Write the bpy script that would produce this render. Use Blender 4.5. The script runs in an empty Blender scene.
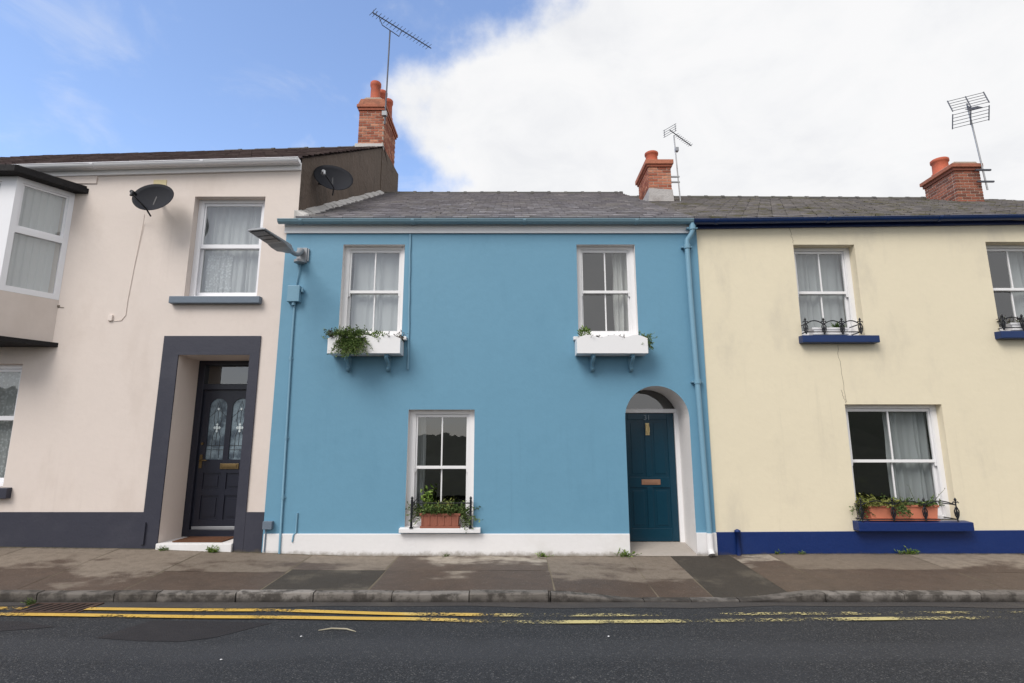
import bpy, math, random
from mathutils import Vector, Matrix
random.seed(7)
R = math.radians
S = bpy.context.scene
COL = S.collection

# ------------------------------------------------------------------ camera
cd = bpy.data.cameras.new("camera"); cam = bpy.data.objects.new("camera", cd); COL.objects.link(cam)
cd.sensor_width = 36; cd.lens = 19.69; cd.clip_end = 3000; cd.clip_start = .05
cam.location = (0, 0, 1.6); cam.rotation_euler = (R(90 + 10.7), 0, 0)
S.camera = cam

# ------------------------------------------------------------------ world, sun, exposure
SUN_DIR = Vector((-.42, -.56, .72)).normalized()          # towards the sun
elev = math.asin(SUN_DIR.z); azim = math.atan2(SUN_DIR.x, SUN_DIR.y)
W = bpy.data.worlds.new("World"); S.world = W; W.use_nodes = True
wn = W.node_tree.nodes; wl = W.node_tree.links; wn.clear()
def N(nodes, t, **kw):
    n = nodes.new(t)
    for k, v in kw.items():
        if k.startswith('i_'):
            n.inputs[k[2:].replace('_', ' ')].default_value = v
        else: setattr(n, k, v)
    return n
def math_node(nodes, links, op, a, b=None, clamp=False):
    n = nodes.new('ShaderNodeMath'); n.operation = op; n.use_clamp = clamp
    for i, v in enumerate((a, b)):
        if v is None: continue
        if isinstance(v, (int, float)): n.inputs[i].default_value = v
        else: links.new(v, n.inputs[i])
    return n.outputs[0]
def ramp(nodes, links, fac, stops):
    r = nodes.new('ShaderNodeValToRGB')
    e = r.color_ramp.elements
    while len(e) > 1: e.remove(e[-1])
    for i, (p, c) in enumerate(stops):
        if not hasattr(c, '__len__'): c = (c, c, c)
        el = e[0] if i == 0 else e.new(p)
        el.position = p; el.color = (*c[:3], 1)
    links.new(fac, r.inputs[0]); return r.outputs[0]
sky = N(wn, 'ShaderNodeTexSky', sky_type='NISHITA', sun_disc=False, sun_elevation=elev, sun_rotation=azim,
        air_density=1.0, dust_density=.6, ozone_density=1.6)
tc = N(wn, 'ShaderNodeTexCoord'); sx = N(wn, 'ShaderNodeSeparateXYZ'); wl.new(tc.outputs['Generated'], sx.inputs[0])
az = math_node(wn, wl, 'ARCTAN2', sx.outputs[0], sx.outputs[1])
n1 = N(wn, 'ShaderNodeTexNoise', i_Scale=5.2, i_Detail=10.0, i_Roughness=.55); wl.new(tc.outputs['Generated'], n1.inputs['Vector'])
n2 = N(wn, 'ShaderNodeTexNoise', i_Scale=6.0, i_Detail=6.0, i_Roughness=.6, i_Distortion=.4)
mpw = N(wn, 'ShaderNodeMapping'); mpw.inputs['Location'].default_value = (3.3, 1.7, .4); mpw.inputs['Scale'].default_value = (1, 1, 1.8)
wl.new(tc.outputs['Generated'], mpw.inputs[0]); wl.new(mpw.outputs[0], n2.inputs['Vector'])
# the cloud bank: its edge leans to the right with height
edge = math_node(wn, wl, 'MULTIPLY_ADD', sx.outputs[2], -1.55)
edge.node.inputs[2].default_value = 1.11
edge = math_node(wn, wl, 'MINIMUM', edge, .24)
s = math_node(wn, wl, 'ADD', az, edge)
s = math_node(wn, wl, 'ADD', s, math_node(wn, wl, 'MULTIPLY', math_node(wn, wl, 'SUBTRACT', n1.outputs[0], .5), .75))
bank = math_node(wn, wl, 'SMOOTHSTEP', s, None) if False else None
mr = N(wn, 'ShaderNodeMapRange', interpolation_type='SMOOTHSTEP'); wl.new(s, mr.inputs[0])
mr.inputs[1].default_value = -.05; mr.inputs[2].default_value = .13
wisp = N(wn, 'ShaderNodeMapRange', interpolation_type='SMOOTHSTEP'); wl.new(n2.outputs[0], wisp.inputs[0])
wisp.inputs[1].default_value = .52; wisp.inputs[2].default_value = .82; wisp.inputs[4].default_value = .30
back = N(wn, 'ShaderNodeMapRange', interpolation_type='SMOOTHSTEP')      # the sky over the near side of the street is mostly cloud
wl.new(math_node(wn, wl, 'ADD', sx.outputs[1], math_node(wn, wl, 'MULTIPLY', n1.outputs[0], .3)), back.inputs[0])
back.inputs[1].default_value = .35; back.inputs[2].default_value = -.05; back.inputs[3].default_value = 0; back.inputs[4].default_value = .85
mask = math_node(wn, wl, 'MAXIMUM', math_node(wn, wl, 'MAXIMUM', mr.outputs[0], wisp.outputs[0]), back.outputs[0])
shade = ramp(wn, wl, n2.outputs[0], [(.28, (.89, .90, .92)), (.48, (.97, .975, .98)), (.6, (1, 1, 1))])
CLOUD = 6.0
cl = N(wn, 'ShaderNodeMix', data_type='RGBA', blend_type='MULTIPLY'); cl.inputs[0].default_value = 1
wl.new(shade, cl.inputs[6]); cl.inputs[7].default_value = (CLOUD, CLOUD, CLOUD * 1.01, 1)
tint = N(wn, 'ShaderNodeMix', data_type='RGBA', blend_type='MULTIPLY'); tint.inputs[0].default_value = 1
wl.new(sky.outputs[0], tint.inputs[6]); tint.inputs[7].default_value = (1.85, 1.78, 1.85, 1)
mx = N(wn, 'ShaderNodeMix', data_type='RGBA'); wl.new(mask, mx.inputs[0]); wl.new(tint.outputs[2], mx.inputs[6]); wl.new(cl.outputs[2], mx.inputs[7])
bg = N(wn, 'ShaderNodeBackground', i_Strength=.12); wl.new(mx.outputs[2], bg.inputs[0])
wo = N(wn, 'ShaderNodeOutputWorld'); wl.new(bg.outputs[0], wo.inputs[0])

sd = bpy.data.lights.new("sun", 'SUN'); sd.energy = 2.0; sd.angle = R(30); sd.color = (1, .955, .89)
so = bpy.data.objects.new("sun", sd); COL.objects.link(so); so.location = (-20, -30, 40)
so.rotation_euler = SUN_DIR.to_track_quat('Z', 'Y').to_euler()
S.view_settings.view_transform = 'Standard'; S.view_settings.look = 'None'; S.view_settings.gamma = 1
S.view_settings.exposure = 0.40; S.view_settings.use_curve_mapping = False
S.cycles.use_denoising = True; S.cycles.max_bounces = 8; S.cycles.transparent_max_bounces = 16

# ------------------------------------------------------------------ materials
def lin(r, g, b): return tuple(((c / 255 / 12.92) if c / 255 <= .04045 else ((c / 255 + .055) / 1.055) ** 2.4) for c in (r, g, b))
def new_mat(name):
    m = bpy.data.materials.new(name); m.use_nodes = True
    nt = m.node_tree; b = nt.nodes['Principled BSDF']; return m, nt.nodes, nt.links, b
def pos(n): return n.new('ShaderNodeNewGeometry').outputs['Position']
def mixc(n, l, fac, a, b):
    x = n.new('ShaderNodeMix'); x.data_type = 'RGBA'
    for i, v in ((0, fac), (6, a), (7, b)):
        if isinstance(v, (int, float)): x.inputs[i].default_value = v
        elif isinstance(v, (tuple, list)): x.inputs[i].default_value = (*v[:3], 1)
        else: l.new(v, x.inputs[i])
    return x.outputs[2]
def noise(n, l, vec, scale, detail=4, rough=.55, stretch=None):
    t = n.new('ShaderNodeTexNoise'); t.inputs['Scale'].default_value = scale; t.inputs['Detail'].default_value = detail; t.inputs['Roughness'].default_value = rough
    if stretch:
        mp = n.new('ShaderNodeMapping'); mp.inputs['Scale'].default_value = stretch; l.new(vec, mp.inputs[0]); vec = mp.outputs[0]
    l.new(vec, t.inputs['Vector']); return t.outputs[0]
def bump(n, l, b, h, strength=.2, dist=.01):
    bp = n.new('ShaderNodeBump'); bp.inputs['Strength'].default_value = strength; bp.inputs['Distance'].default_value = dist
    l.new(h, bp.inputs['Height']); l.new(bp.outputs[0], b.inputs['Normal'])
def maprange(n, l, v, a, b_, c=0., d=1.):
    m = n.new('ShaderNodeMapRange'); m.interpolation_type = 'SMOOTHSTEP'
    l.new(v, m.inputs[0])
    for i, x in ((1, a), (2, b_), (3, c), (4, d)): m.inputs[i].default_value = x
    return m.outputs[0]
def scale_c(c, k): return tuple(min(1, x * k) for x in c)

def paint(name, col, rough=.55, var=.06, bumpk=.12, bscale=45, stain=None, stain_amt=.0, spec=.4, streak=False, base_dirt=None, metallic=0):
    m, n, l, b = new_mat(name)
    p = pos(n)
    c = mixc(n, l, noise(n, l, p, 1.1, 5), scale_c(col, 1 - var), scale_c(col, 1 + var))
    c = mixc(n, l, maprange(n, l, noise(n, l, p, 14, 4), .35, .75, 0, .5), c, scale_c(col, 1 - var * 1.2))
    if stain:
        f = noise(n, l, p, 1.6, 6, .62, (1, 1, .45) if streak else None)
        c = mixc(n, l, maprange(n, l, f, .50, .74, 0, stain_amt), c, stain)
    if streak:
        v1 = noise(n, l, p, 1.0, 5, .6, (9, 9, .35)); v2 = noise(n, l, p, .55, 3)
        g_ = math_node(n, l, 'MULTIPLY', maprange(n, l, v1, .54, .76), maprange(n, l, v2, .45, .66))
        c = mixc(n, l, math_node(n, l, 'MULTIPLY', g_, .20), c, scale_c(stain, .72))
        pt = n.new('ShaderNodeTexVoronoi'); pt.inputs['Scale'].default_value = .55; l.new(p, pt.inputs['Vector'])
        pc = n.new('ShaderNodeSeparateColor'); l.new(pt.outputs['Color'], pc.inputs[0])
        c = mixc(n, l, maprange(n, l, pc.outputs[0], .2, .9, 0, .10), c, scale_c(col, .90))
    if base_dirt:      # splash-back dirt along the foot of the wall, ragged upper edge
        z0, h, dc = base_dirt
        sx = n.new('ShaderNodeSeparateXYZ'); l.new(p, sx.inputs[0])
        hh = math_node(n, l, 'ADD', math_node(n, l, 'MULTIPLY', math_node(n, l, 'SUBTRACT', noise(n, l, p, 7, 6, .65), .5), h * 3.2), sx.outputs[2])
        c = mixc(n, l, maprange(n, l, hh, z0 + h, z0 - h * .5, 0, .75), c, dc)
    l.new(c, b.inputs['Base Color'])
    b.inputs['Roughness'].default_value = rough; b.inputs['Specular IOR Level'].default_value = spec; b.inputs['Metallic'].default_value = metallic
    if bumpk:
        h = math_node(n, l, 'ADD', noise(n, l, p, bscale, 5, .6), math_node(n, l, 'MULTIPLY', noise(n, l, p, 3.5, 3), 2.2))
        bump(n, l, b, h, bumpk, .02)
    return m
def island(name, stops, rough=.7, moss=None, moss_amt=0, spec=.35, bumpk=.2, bscale=60, transl=0):
    """each separate piece (slate, brick, leaf) picks its own tone"""
    m, n, l, b = new_mat(name)
    g = n.new('ShaderNodeNewGeometry')
    c = ramp(n, l, g.outputs['Random Per Island'], stops)
    if moss:
        f = noise(n, l, g.outputs['Position'], 2.2, 7, .7)
        c = mixc(n, l, maprange(n, l, f, .48, .68, 0, moss_amt), c, moss)
    f2 = noise(n, l, g.outputs['Position'], 25, 4)
    c = mixc(n, l, maprange(n, l, f2, .3, .8, 0, .35), c, scale_c(stops[0][1], .7))
    l.new(c, b.inputs['Base Color']); b.inputs['Roughness'].default_value = rough; b.inputs['Specular IOR Level'].default_value = spec
    if bumpk: bump(n, l, b, noise(n, l, g.outputs['Position'], bscale, 4), bumpk, .01)
    if transl:
        t = n.new('ShaderNodeBsdfTranslucent'); l.new(c, t.inputs[0]); ms = n.new('ShaderNodeMixShader'); ms.inputs[0].default_value = transl
        l.new(b.outputs[0], ms.inputs[1]); l.new(t.outputs[0], ms.inputs[2]); l.new(ms.outputs[0], n['Material Output'].inputs[0])
    return m
M = {}
M['blue'] = paint('blue_masonry_paint', lin(103, 150, 176), .55, .03, .10, 12, lin(90, 137, 163), .35, streak=True)
M['pink'] = paint('pale_pink_render', lin(219, 207, 199), .7, .03, .10, 12, lin(196, 182, 172), .35, streak=True)
M['cream'] = paint('cream_masonry_paint', lin(227, 216, 190), .65, .025, .10, 12, lin(194, 185, 168), .42, streak=True)
M['white'] = paint('white_gloss_paint', lin(232, 231, 232), .35, .02, .03, 60)
M['upvc'] = paint('white_plastic', lin(236, 236, 240), .25, .01, 0)
M['white_plinth'] = paint('white_plinth_paint', lin(228, 226, 226), .6, .03, .12, 20, lin(200, 194, 184), .25, base_dirt=(.02, .055, lin(120, 108, 90)))
M['white_reveal'] = paint('white_reveal_paint', lin(228, 225, 224), .6, .03, .2, 24)
M['slate_grey'] = paint('dark_grey_blue_paint', lin(53, 54, 66), .5, .05, .12, 24, lin(68, 68, 78), .35, base_dirt=(.05, .05, lin(84, 76, 66)))
M['navy_plinth'] = paint('navy_blue_masonry_paint', lin(15, 42, 98), .45, .06, .2, 24, lin(30, 54, 104), .3, base_dirt=(.0, .05, lin(74, 70, 66)))
M['navy'] = paint('navy_gloss_paint', lin(18, 46, 94), .3, .05, .06, 30)
M['teal_gutter'] = paint('blue_grey_gutter_paint', lin(122, 152, 166), .4, .06, .08, 30, lin(96, 120, 126), .45)
M['pipe_blue'] = paint('blue_pipe_paint', lin(116, 156, 178), .4, .04, .05, 30)
M['teal_door'] = paint('dark_teal_gloss_paint', lin(10, 54, 72), .22, .06, .05, 20)
M['navy_door'] = paint('dark_navy_door_paint', lin(36, 38, 50), .3, .05, .05, 20)
M['sill_grey'] = paint('slate_blue_sill_paint', lin(104, 116, 130), .55, .06, .15, 30)
M['black_metal'] = paint('black_wrought_iron', lin(22, 24, 30), .45, .1, .1, 80)
M['black_felt'] = paint('black_bitumen', lin(26, 24, 26), .8, .2, .6, 20, lin(60, 56, 54), .4)
M['dish'] = paint('dark_grey_dish_paint', lin(40, 41, 46), .75, .06, .03, 30, spec=.15)
M['galv'] = paint('galvanised_steel', lin(165, 165, 165), .4, .1, .05, 60, metallic=.7)
M['aerial_dark'] = paint('weathered_aluminium', lin(84, 86, 94), .45, .1, 0, metallic=.5)
M['lamp_grey'] = paint('grey_lamp_casing', lin(150, 152, 156), .45, .04, .03, 40, metallic=.2)
M['brass'] = paint('old_brass', lin(116, 98, 68), .45, .12, .05, 60, metallic=.85)
M['pale_brass'] = paint('polished_brass', lin(206, 186, 138), .3, .1, 0, metallic=.6)
M['bronze'] = paint('dull_copper', lin(168, 128, 104), .4, .1, .05, 60, metallic=.6)
M['gable'] = paint('brown_weathered_render', lin(98, 85, 75), .9, .18, .8, 14, lin(60, 53, 47), .75, streak=True)
M['lead'] = paint('mortar_flashing', lin(196, 193, 190), .8, .12, .4, 25, lin(120, 116, 108), .6)
M['flaunch'] = paint('limewashed_mortar', lin(176, 172, 170), .9, .14, .6, 30, lin(122, 112, 106), .8)
M['mortar'] = paint('chimney_mortar', lin(176, 160, 146), .9, .15, .4, 40)
M['terracotta'] = paint('terracotta_plastic', lin(206, 126, 98), .6, .06, .06, 40)
M['pot_clay'] = paint('red_clay_chimney_pot', lin(182, 94, 68), .75, .16, .2, 30, lin(96, 62, 52), .65)
M['wood_planter'] = paint('red_brown_planter', lin(150, 92, 74), .65, .15, .2, 40)
M['soil'] = paint('potting_soil', lin(44, 34, 28), .95, .3, .6, 60)
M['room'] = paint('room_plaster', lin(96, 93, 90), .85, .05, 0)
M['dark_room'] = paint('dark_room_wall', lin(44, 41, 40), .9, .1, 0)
M['coir'] = paint('brown_coir', lin(104, 68, 46), .95, .25, .9, 120)
M['step'] = paint('worn_concrete_step', lin(166, 158, 150), .8, .08, .4, 24, lin(104, 92, 80), .6)
M['patch_yellow'] = paint('pale_yellow_patch', lin(214, 200, 160), .8, .06, .2, 30)
M['crack'] = paint('hairline_crack', lin(120, 110, 98), .9, .1, 0)
M['crack_pale'] = paint('cream_cable', lin(226, 214, 206), .6, .05, 0)
M['led'] = paint('dark_led_panel', lin(70, 74, 78), .3, .05, 0)
M['litter'] = paint('pale_dry_stalk', lin(160, 152, 132), .8, .1, .2, 60)
M['number'] = paint('grey_metal_numeral', lin(112, 124, 134), .35, .05, 0, metallic=.6)
M['stem'] = paint('green_brown_stem', lin(86, 92, 52), .8, .15, .2, 40)
M['blue_slate'] = island('slate', [(0, lin(136, 132, 136)), (.6, lin(146, 142, 145)), (.95, lin(156, 151, 153)), (1, lin(178, 172, 170))], .5, lin(154, 150, 142), .55)
M['mossy_slate'] = island('mossy_slate', [(0, lin(134, 130, 130)), (.6, lin(146, 141, 140)), (1, lin(164, 158, 155))], .6, lin(118, 114, 74), .9)
M['brown_slate'] = island('brown_slate', [(0, lin(84, 70, 70)), (.6, lin(104, 89, 88)), (1, lin(126, 112, 108))], .65, lin(70, 66, 54), .5)
M['ridge'] = island('ridge_tile', [(0, lin(70, 68, 66)), (1, lin(98, 94, 90))], .7, lin(90, 90, 64), .4)
M['brick'] = island('red_brick', [(0, lin(134, 76, 58)), (.5, lin(170, 100, 77)), (1, lin(200, 142, 114))], .85, lin(96, 74, 64), .6)
M['dark_brick'] = island('brown_brick', [(0, lin(104, 64, 52)), (.5, lin(140, 82, 64)), (1, lin(166, 104, 82))], .85, lin(90, 76, 68), .5)
M['leaf_dark'] = island('dark_green_leaf', [(0, lin(54, 76, 36)), (.6, lin(92, 118, 60)), (1, lin(138, 158, 92))], .55, bumpk=0, transl=.25)
M['leaf_bright'] = island('bright_green_leaf', [(0, lin(70, 96, 36)), (.6, lin(116, 146, 58)), (1, lin(164, 184, 96))], .5, bumpk=0, transl=.3)
M['leaf_purple'] = island('purple_green_leaf', [(0, lin(62, 48, 56)), (.6, lin(92, 84, 82)), (1, lin(128, 122, 108))], .6, bumpk=0, transl=.2)
M['leaf_yellow'] = island('yellow_green_leaf', [(0, lin(96, 104, 46)), (.6, lin(142, 146, 74)), (1, lin(176, 176, 104))], .5, bumpk=0, transl=.3)

def glass_mat():
    m, n, l, b = new_mat('window_glass'); n.remove(b)
    lw = n.new('ShaderNodeLayerWeight'); lw.inputs[0].default_value = .5      # Schlick, the same from both sides of the pane
    fr = math_node(n, l, 'MULTIPLY_ADD', math_node(n, l, 'POWER', lw.outputs['Facing'], 5.0), .9); fr.node.inputs[2].default_value = .14
    tr = n.new('ShaderNodeBsdfTransparent'); tr.inputs[0].default_value = (.86, .89, .89, 1)
    gl = n.new('ShaderNodeBsdfGlossy'); gl.inputs['Roughness'].default_value = .015; gl.inputs[0].default_value = (1, 1, 1, 1)
    bp = n.new('ShaderNodeBump'); bp.inputs['Strength'].default_value = .035; bp.inputs['Distance'].default_value = .05
    l.new(noise(n, l, pos(n), 2.6, 2), bp.inputs['Height'])
    l.new(bp.outputs[0], gl.inputs['Normal'])
    ms = n.new('ShaderNodeMixShader'); l.new(fr, ms.inputs[0]); l.new(tr.outputs[0], ms.inputs[1]); l.new(gl.outputs[0], ms.inputs[2])
    l.new(ms.outputs[0], n['Material Output'].inputs[0]); return m
M['glass'] = glass_mat()
def cloth(name, col, transp, lace=False):
    m, n, l, b = new_mat(name); n.remove(b)
    df = n.new('ShaderNodeBsdfDiffuse'); df.inputs[0].default_value = (*col, 1)
    tl = n.new('ShaderNodeBsdfTranslucent'); tl.inputs[0].default_value = (*col, 1)
    m1 = n.new('ShaderNodeMixShader'); m1.inputs[0].default_value = .4; l.new(df.outputs[0], m1.inputs[1]); l.new(tl.outputs[0], m1.inputs[2])
    tr = n.new('ShaderNodeBsdfTransparent'); m2 = n.new('ShaderNodeMixShader'); m2.inputs[0].default_value = transp
    if lace:
        v = n.new('ShaderNodeTexVoronoi'); v.inputs['Scale'].default_value = 22; l.new(pos(n), v.inputs['Vector'])
        f = maprange(n, l, v.outputs['Distance'], .25, .55, transp * .45, min(1, transp * 1.7)); l.new(f, m2.inputs[0])
    l.new(m1.outputs[0], m2.inputs[1]); l.new(tr.outputs[0], m2.inputs[2]); l.new(m2.outputs[0], n['Material Output'].inputs[0]); return m
M['net'] = cloth('white_net', (.86, .87, .88), .10)
M['lace'] = cloth('lace_net', (.84, .85, .86), .22, True)
M['sheer'] = cloth('grey_sheer', (.68, .70, .71), .15)
M['curtain'] = cloth('white_curtain', (.8, .79, .76), .0)

def asphalt():
    m, n, l, b = new_mat('asphalt'); p = pos(n)
    v = n.new('ShaderNodeTexVoronoi'); v.inputs['Scale'].default_value = 105; l.new(p, v.inputs['Vector'])
    sc = n.new('ShaderNodeSeparateColor'); l.new(v.outputs['Color'], sc.inputs[0])
    c = ramp(n, l, sc.outputs[0], [(0, lin(34, 35, 37)), (.55, lin(45, 46, 49)), (.86, lin(57, 58, 60)), (.95, lin(78, 78, 79)), (1, lin(104, 103, 100))])
    c = mixc(n, l, maprange(n, l, noise(n, l, p, .7, 5), .35, .7, 0, .5), c, lin(52, 53, 57))
    c = mixc(n, l, maprange(n, l, noise(n, l, p, 3.0, 6, .65), .52, .72, 0, .35), c, lin(40, 40, 43))
    sy = n.new('ShaderNodeSeparateXYZ'); l.new(p, sy.inputs[0])
    band = math_node(n, l, 'SINE', math_node(n, l, 'MULTIPLY', math_node(n, l, 'ADD', sy.outputs[1], math_node(n, l, 'MULTIPLY', noise(n, l, p, .4, 3), .8)), 3.6))
    c = mixc(n, l, maprange(n, l, band, .2, 1, 0, .30), c, lin(70, 71, 74))
    oil = n.new('ShaderNodeTexVoronoi'); oil.inputs['Scale'].default_value = .9; l.new(p, oil.inputs['Vector'])
    od = math_node(n, l, 'ADD', oil.outputs['Distance'], math_node(n, l, 'MULTIPLY', noise(n, l, p, 9, 4), .12))
    c = mixc(n, l, maprange(n, l, od, .17, .09, 0, .55), c, lin(30, 30, 32))
    l.new(c, b.inputs['Base Color']); b.inputs['Roughness'].default_value = .82; b.inputs['Specular IOR Level'].default_value = .3
    h = math_node(n, l, 'ADD', math_node(n, l, 'MULTIPLY', v.outputs['Distance'], -1.), noise(n, l, p, 160, 3))
    bump(n, l, b, h, .55, .009); return m
M['asphalt'] = asphalt()
M['asphalt_patch'] = paint('newer_asphalt_patch', lin(42, 39, 41), .85, .12, .8, 90, lin(62, 58, 58), .5)
M['tarmac_gutter'] = paint('dusty_gutter_tarmac', lin(70, 66, 64), .9, .18, .8, 60, lin(96, 90, 82), .5)
def pavement():
    m, n, l, b = new_mat('damp_concrete'); g = n.new('ShaderNodeNewGeometry'); p = g.outputs['Position']
    dry = ramp(n, l, g.outputs['Random Per Island'], [(0, lin(122, 110, 98)), (.5, lin(148, 136, 123)), (1, lin(170, 160, 147))])
    dry = mixc(n, l, maprange(n, l, noise(n, l, p, 9, 6, .65), .4, .7, 0, .5), dry, lin(102, 92, 80))
    big = noise(n, l, p, .85, 6, .6, (1, 1.6, 1))
    sx = n.new('ShaderNodeSeparateXYZ'); l.new(p, sx.inputs[0])
    # damp ground dries first along the wall foot
    w = math_node(n, l, 'ADD', big, math_node(n, l, 'MULTIPLY', math_node(n, l, 'SUBTRACT', 8.15, sx.outputs[1]), .20))
    r2 = math_node(n, l, 'MULTIPLY', math_node(n, l, 'SUBTRACT', g.outputs['Random Per Island'], .5), .22)
    f = maprange(n, l, math_node(n, l, 'ADD', w, r2), .42, .54, 0, .92)
    wet = mixc(n, l, noise(n, l, p, 5, 5), lin(60, 48, 41), lin(92, 74, 62))
    c = mixc(n, l, f, dry, wet)
    c = mixc(n, l, maprange(n, l, noise(n, l, p, 40, 3), .62, .74, 0, .35), c, lin(160, 152, 140))
    # moss and grit gathered along the wall foot and scattered gum spots
    wf = math_node(n, l, 'ADD', sx.outputs[1], math_node(n, l, 'MULTIPLY', noise(n, l, p, 8, 5, .7), .22))
    c = mixc(n, l, maprange(n, l, wf, 8.90, 8.99, 0, .8), c, lin(58, 54, 34))
    gr = noise(n, l, p, 150, 2, .6)
    c = mixc(n, l, maprange(n, l, gr, .35, .65, .0, .5), c, mixc(n, l, .5, c, lin(30, 26, 22)))
    c = mixc(n, l, maprange(n, l, noise(n, l, p, 95, 3, .6), .60, .72, 0, .35), c, lin(176, 166, 150))
    vs_ = n.new('ShaderNodeTexVoronoi'); vs_.inputs['Scale'].default_value = 3.2; l.new(p, vs_.inputs['Vector'])
    c = mixc(n, l, maprange(n, l, vs_.outputs['Distance'], .055, .045, 0, .4), c, lin(58, 54, 50))
    l.new(c, b.inputs['Base Color']); b.inputs['Specular IOR Level'].default_value = .35
    l.new(maprange(n, l, f, 0, .85, .85, .6), b.inputs['Roughness'])
    bump(n, l, b, math_node(n, l, 'ADD', noise(n, l, p, 55, 5, .65), math_node(n, l, 'MULTIPLY', noise(n, l, p, 4, 4), 2)), .45, .012); return m
M['pavement'] = pavement()
M['pavement_dark'] = paint('dark_tarmac_infill', lin(66, 60, 53), .85, .28, .9, 60, lin(104, 96, 84), .8)
M['joint'] = paint('sandy_joint', lin(116, 106, 90), .95, .2, .3, 40)
def kerb_mat():
    m, n, l, b = new_mat('kerb_concrete'); g = n.new('ShaderNodeNewGeometry'); p = g.outputs['Position']
    c = ramp(n, l, g.outputs['Random Per Island'], [(0, lin(92, 86, 80)), (.6, lin(116, 110, 104)), (1, lin(146, 140, 134))])
    c = mixc(n, l, maprange(n, l, noise(n, l, p, 4.5, 7, .68), .44, .60, 0, .85), c, lin(52, 47, 42))
    sx = n.new('ShaderNodeSeparateXYZ'); l.new(p, sx.inputs[0])
    c = mixc(n, l, maprange(n, l, math_node(n, l, 'ADD', sx.outputs[2], math_node(n, l, 'MULTIPLY', noise(n, l, p, 6, 5), .1)), -.05, -.13, 0, .88), c, lin(40, 36, 33))
    l.new(c, b.inputs['Base Color']); b.inputs['Roughness'].default_value = .85
    bump(n, l, b, noise(n, l, p, 35, 5, .65), .5, .015); return m
M['kerb'] = kerb_mat()
def line_mat():
    m, n, l, b = new_mat('yellow_road_paint'); p = pos(n)
    sx = n.new('ShaderNodeSeparateXYZ'); l.new(p, sx.inputs[0])
    xx = math_node(n, l, 'ADD', sx.outputs[0], math_node(n, l, 'MULTIPLY', math_node(n, l, 'SUBTRACT', noise(n, l, p, .8, 3), .5), 3.0))
    old = maprange(n, l, xx, -1.3, .3)                      # the older, worn-out run of the lines
    c = mixc(n, l, noise(n, l, p, 3, 5), lin(190, 150, 56), lin(214, 176, 84))
    c = mixc(n, l, maprange(n, l, noise(n, l, p, .75, 3), .52, .66, 0, .8), c, lin(214, 204, 160))
    c = mixc(n, l, old, c, lin(192, 178, 122)); l.new(c, b.inputs['Base Color'])
    f = math_node(n, l, 'ADD', noise(n, l, p, 30, 7, .8), math_node(n, l, 'MULTIPLY', math_node(n, l, 'SUBTRACT', noise(n, l, p, 1.4, 3), .5), .9))
    # the inner of the two lines is the more worn one
    thr = math_node(n, l, 'ADD', math_node(n, l, 'MULTIPLY_ADD', old, .10), math_node(n, l, 'MULTIPLY', maprange(n, l, sx.outputs[1], 6.30, 6.36), math_node(n, l, 'MULTIPLY', old, .08)))
    thr.node.inputs[0].links[0].from_node.inputs[2].default_value = .06
    keep = maprange(n, l, math_node(n, l, 'SUBTRACT', f, thr), .30, .40)
    tr = n.new('ShaderNodeBsdfTransparent'); ms = n.new('ShaderNodeMixShader'); l.new(keep, ms.inputs[0]); l.new(tr.outputs[0], ms.inputs[1]); l.new(b.outputs[0], ms.inputs[2])
    l.new(ms.outputs[0], n['Material Output'].inputs[0]); b.inputs['Roughness'].default_value = .7; return m
M['line'] = line_mat()
M['grass_hill'] = paint('dark_hillside', lin(58, 62, 50), .95, .35, .5, 3, lin(80, 84, 56), .6)

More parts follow.
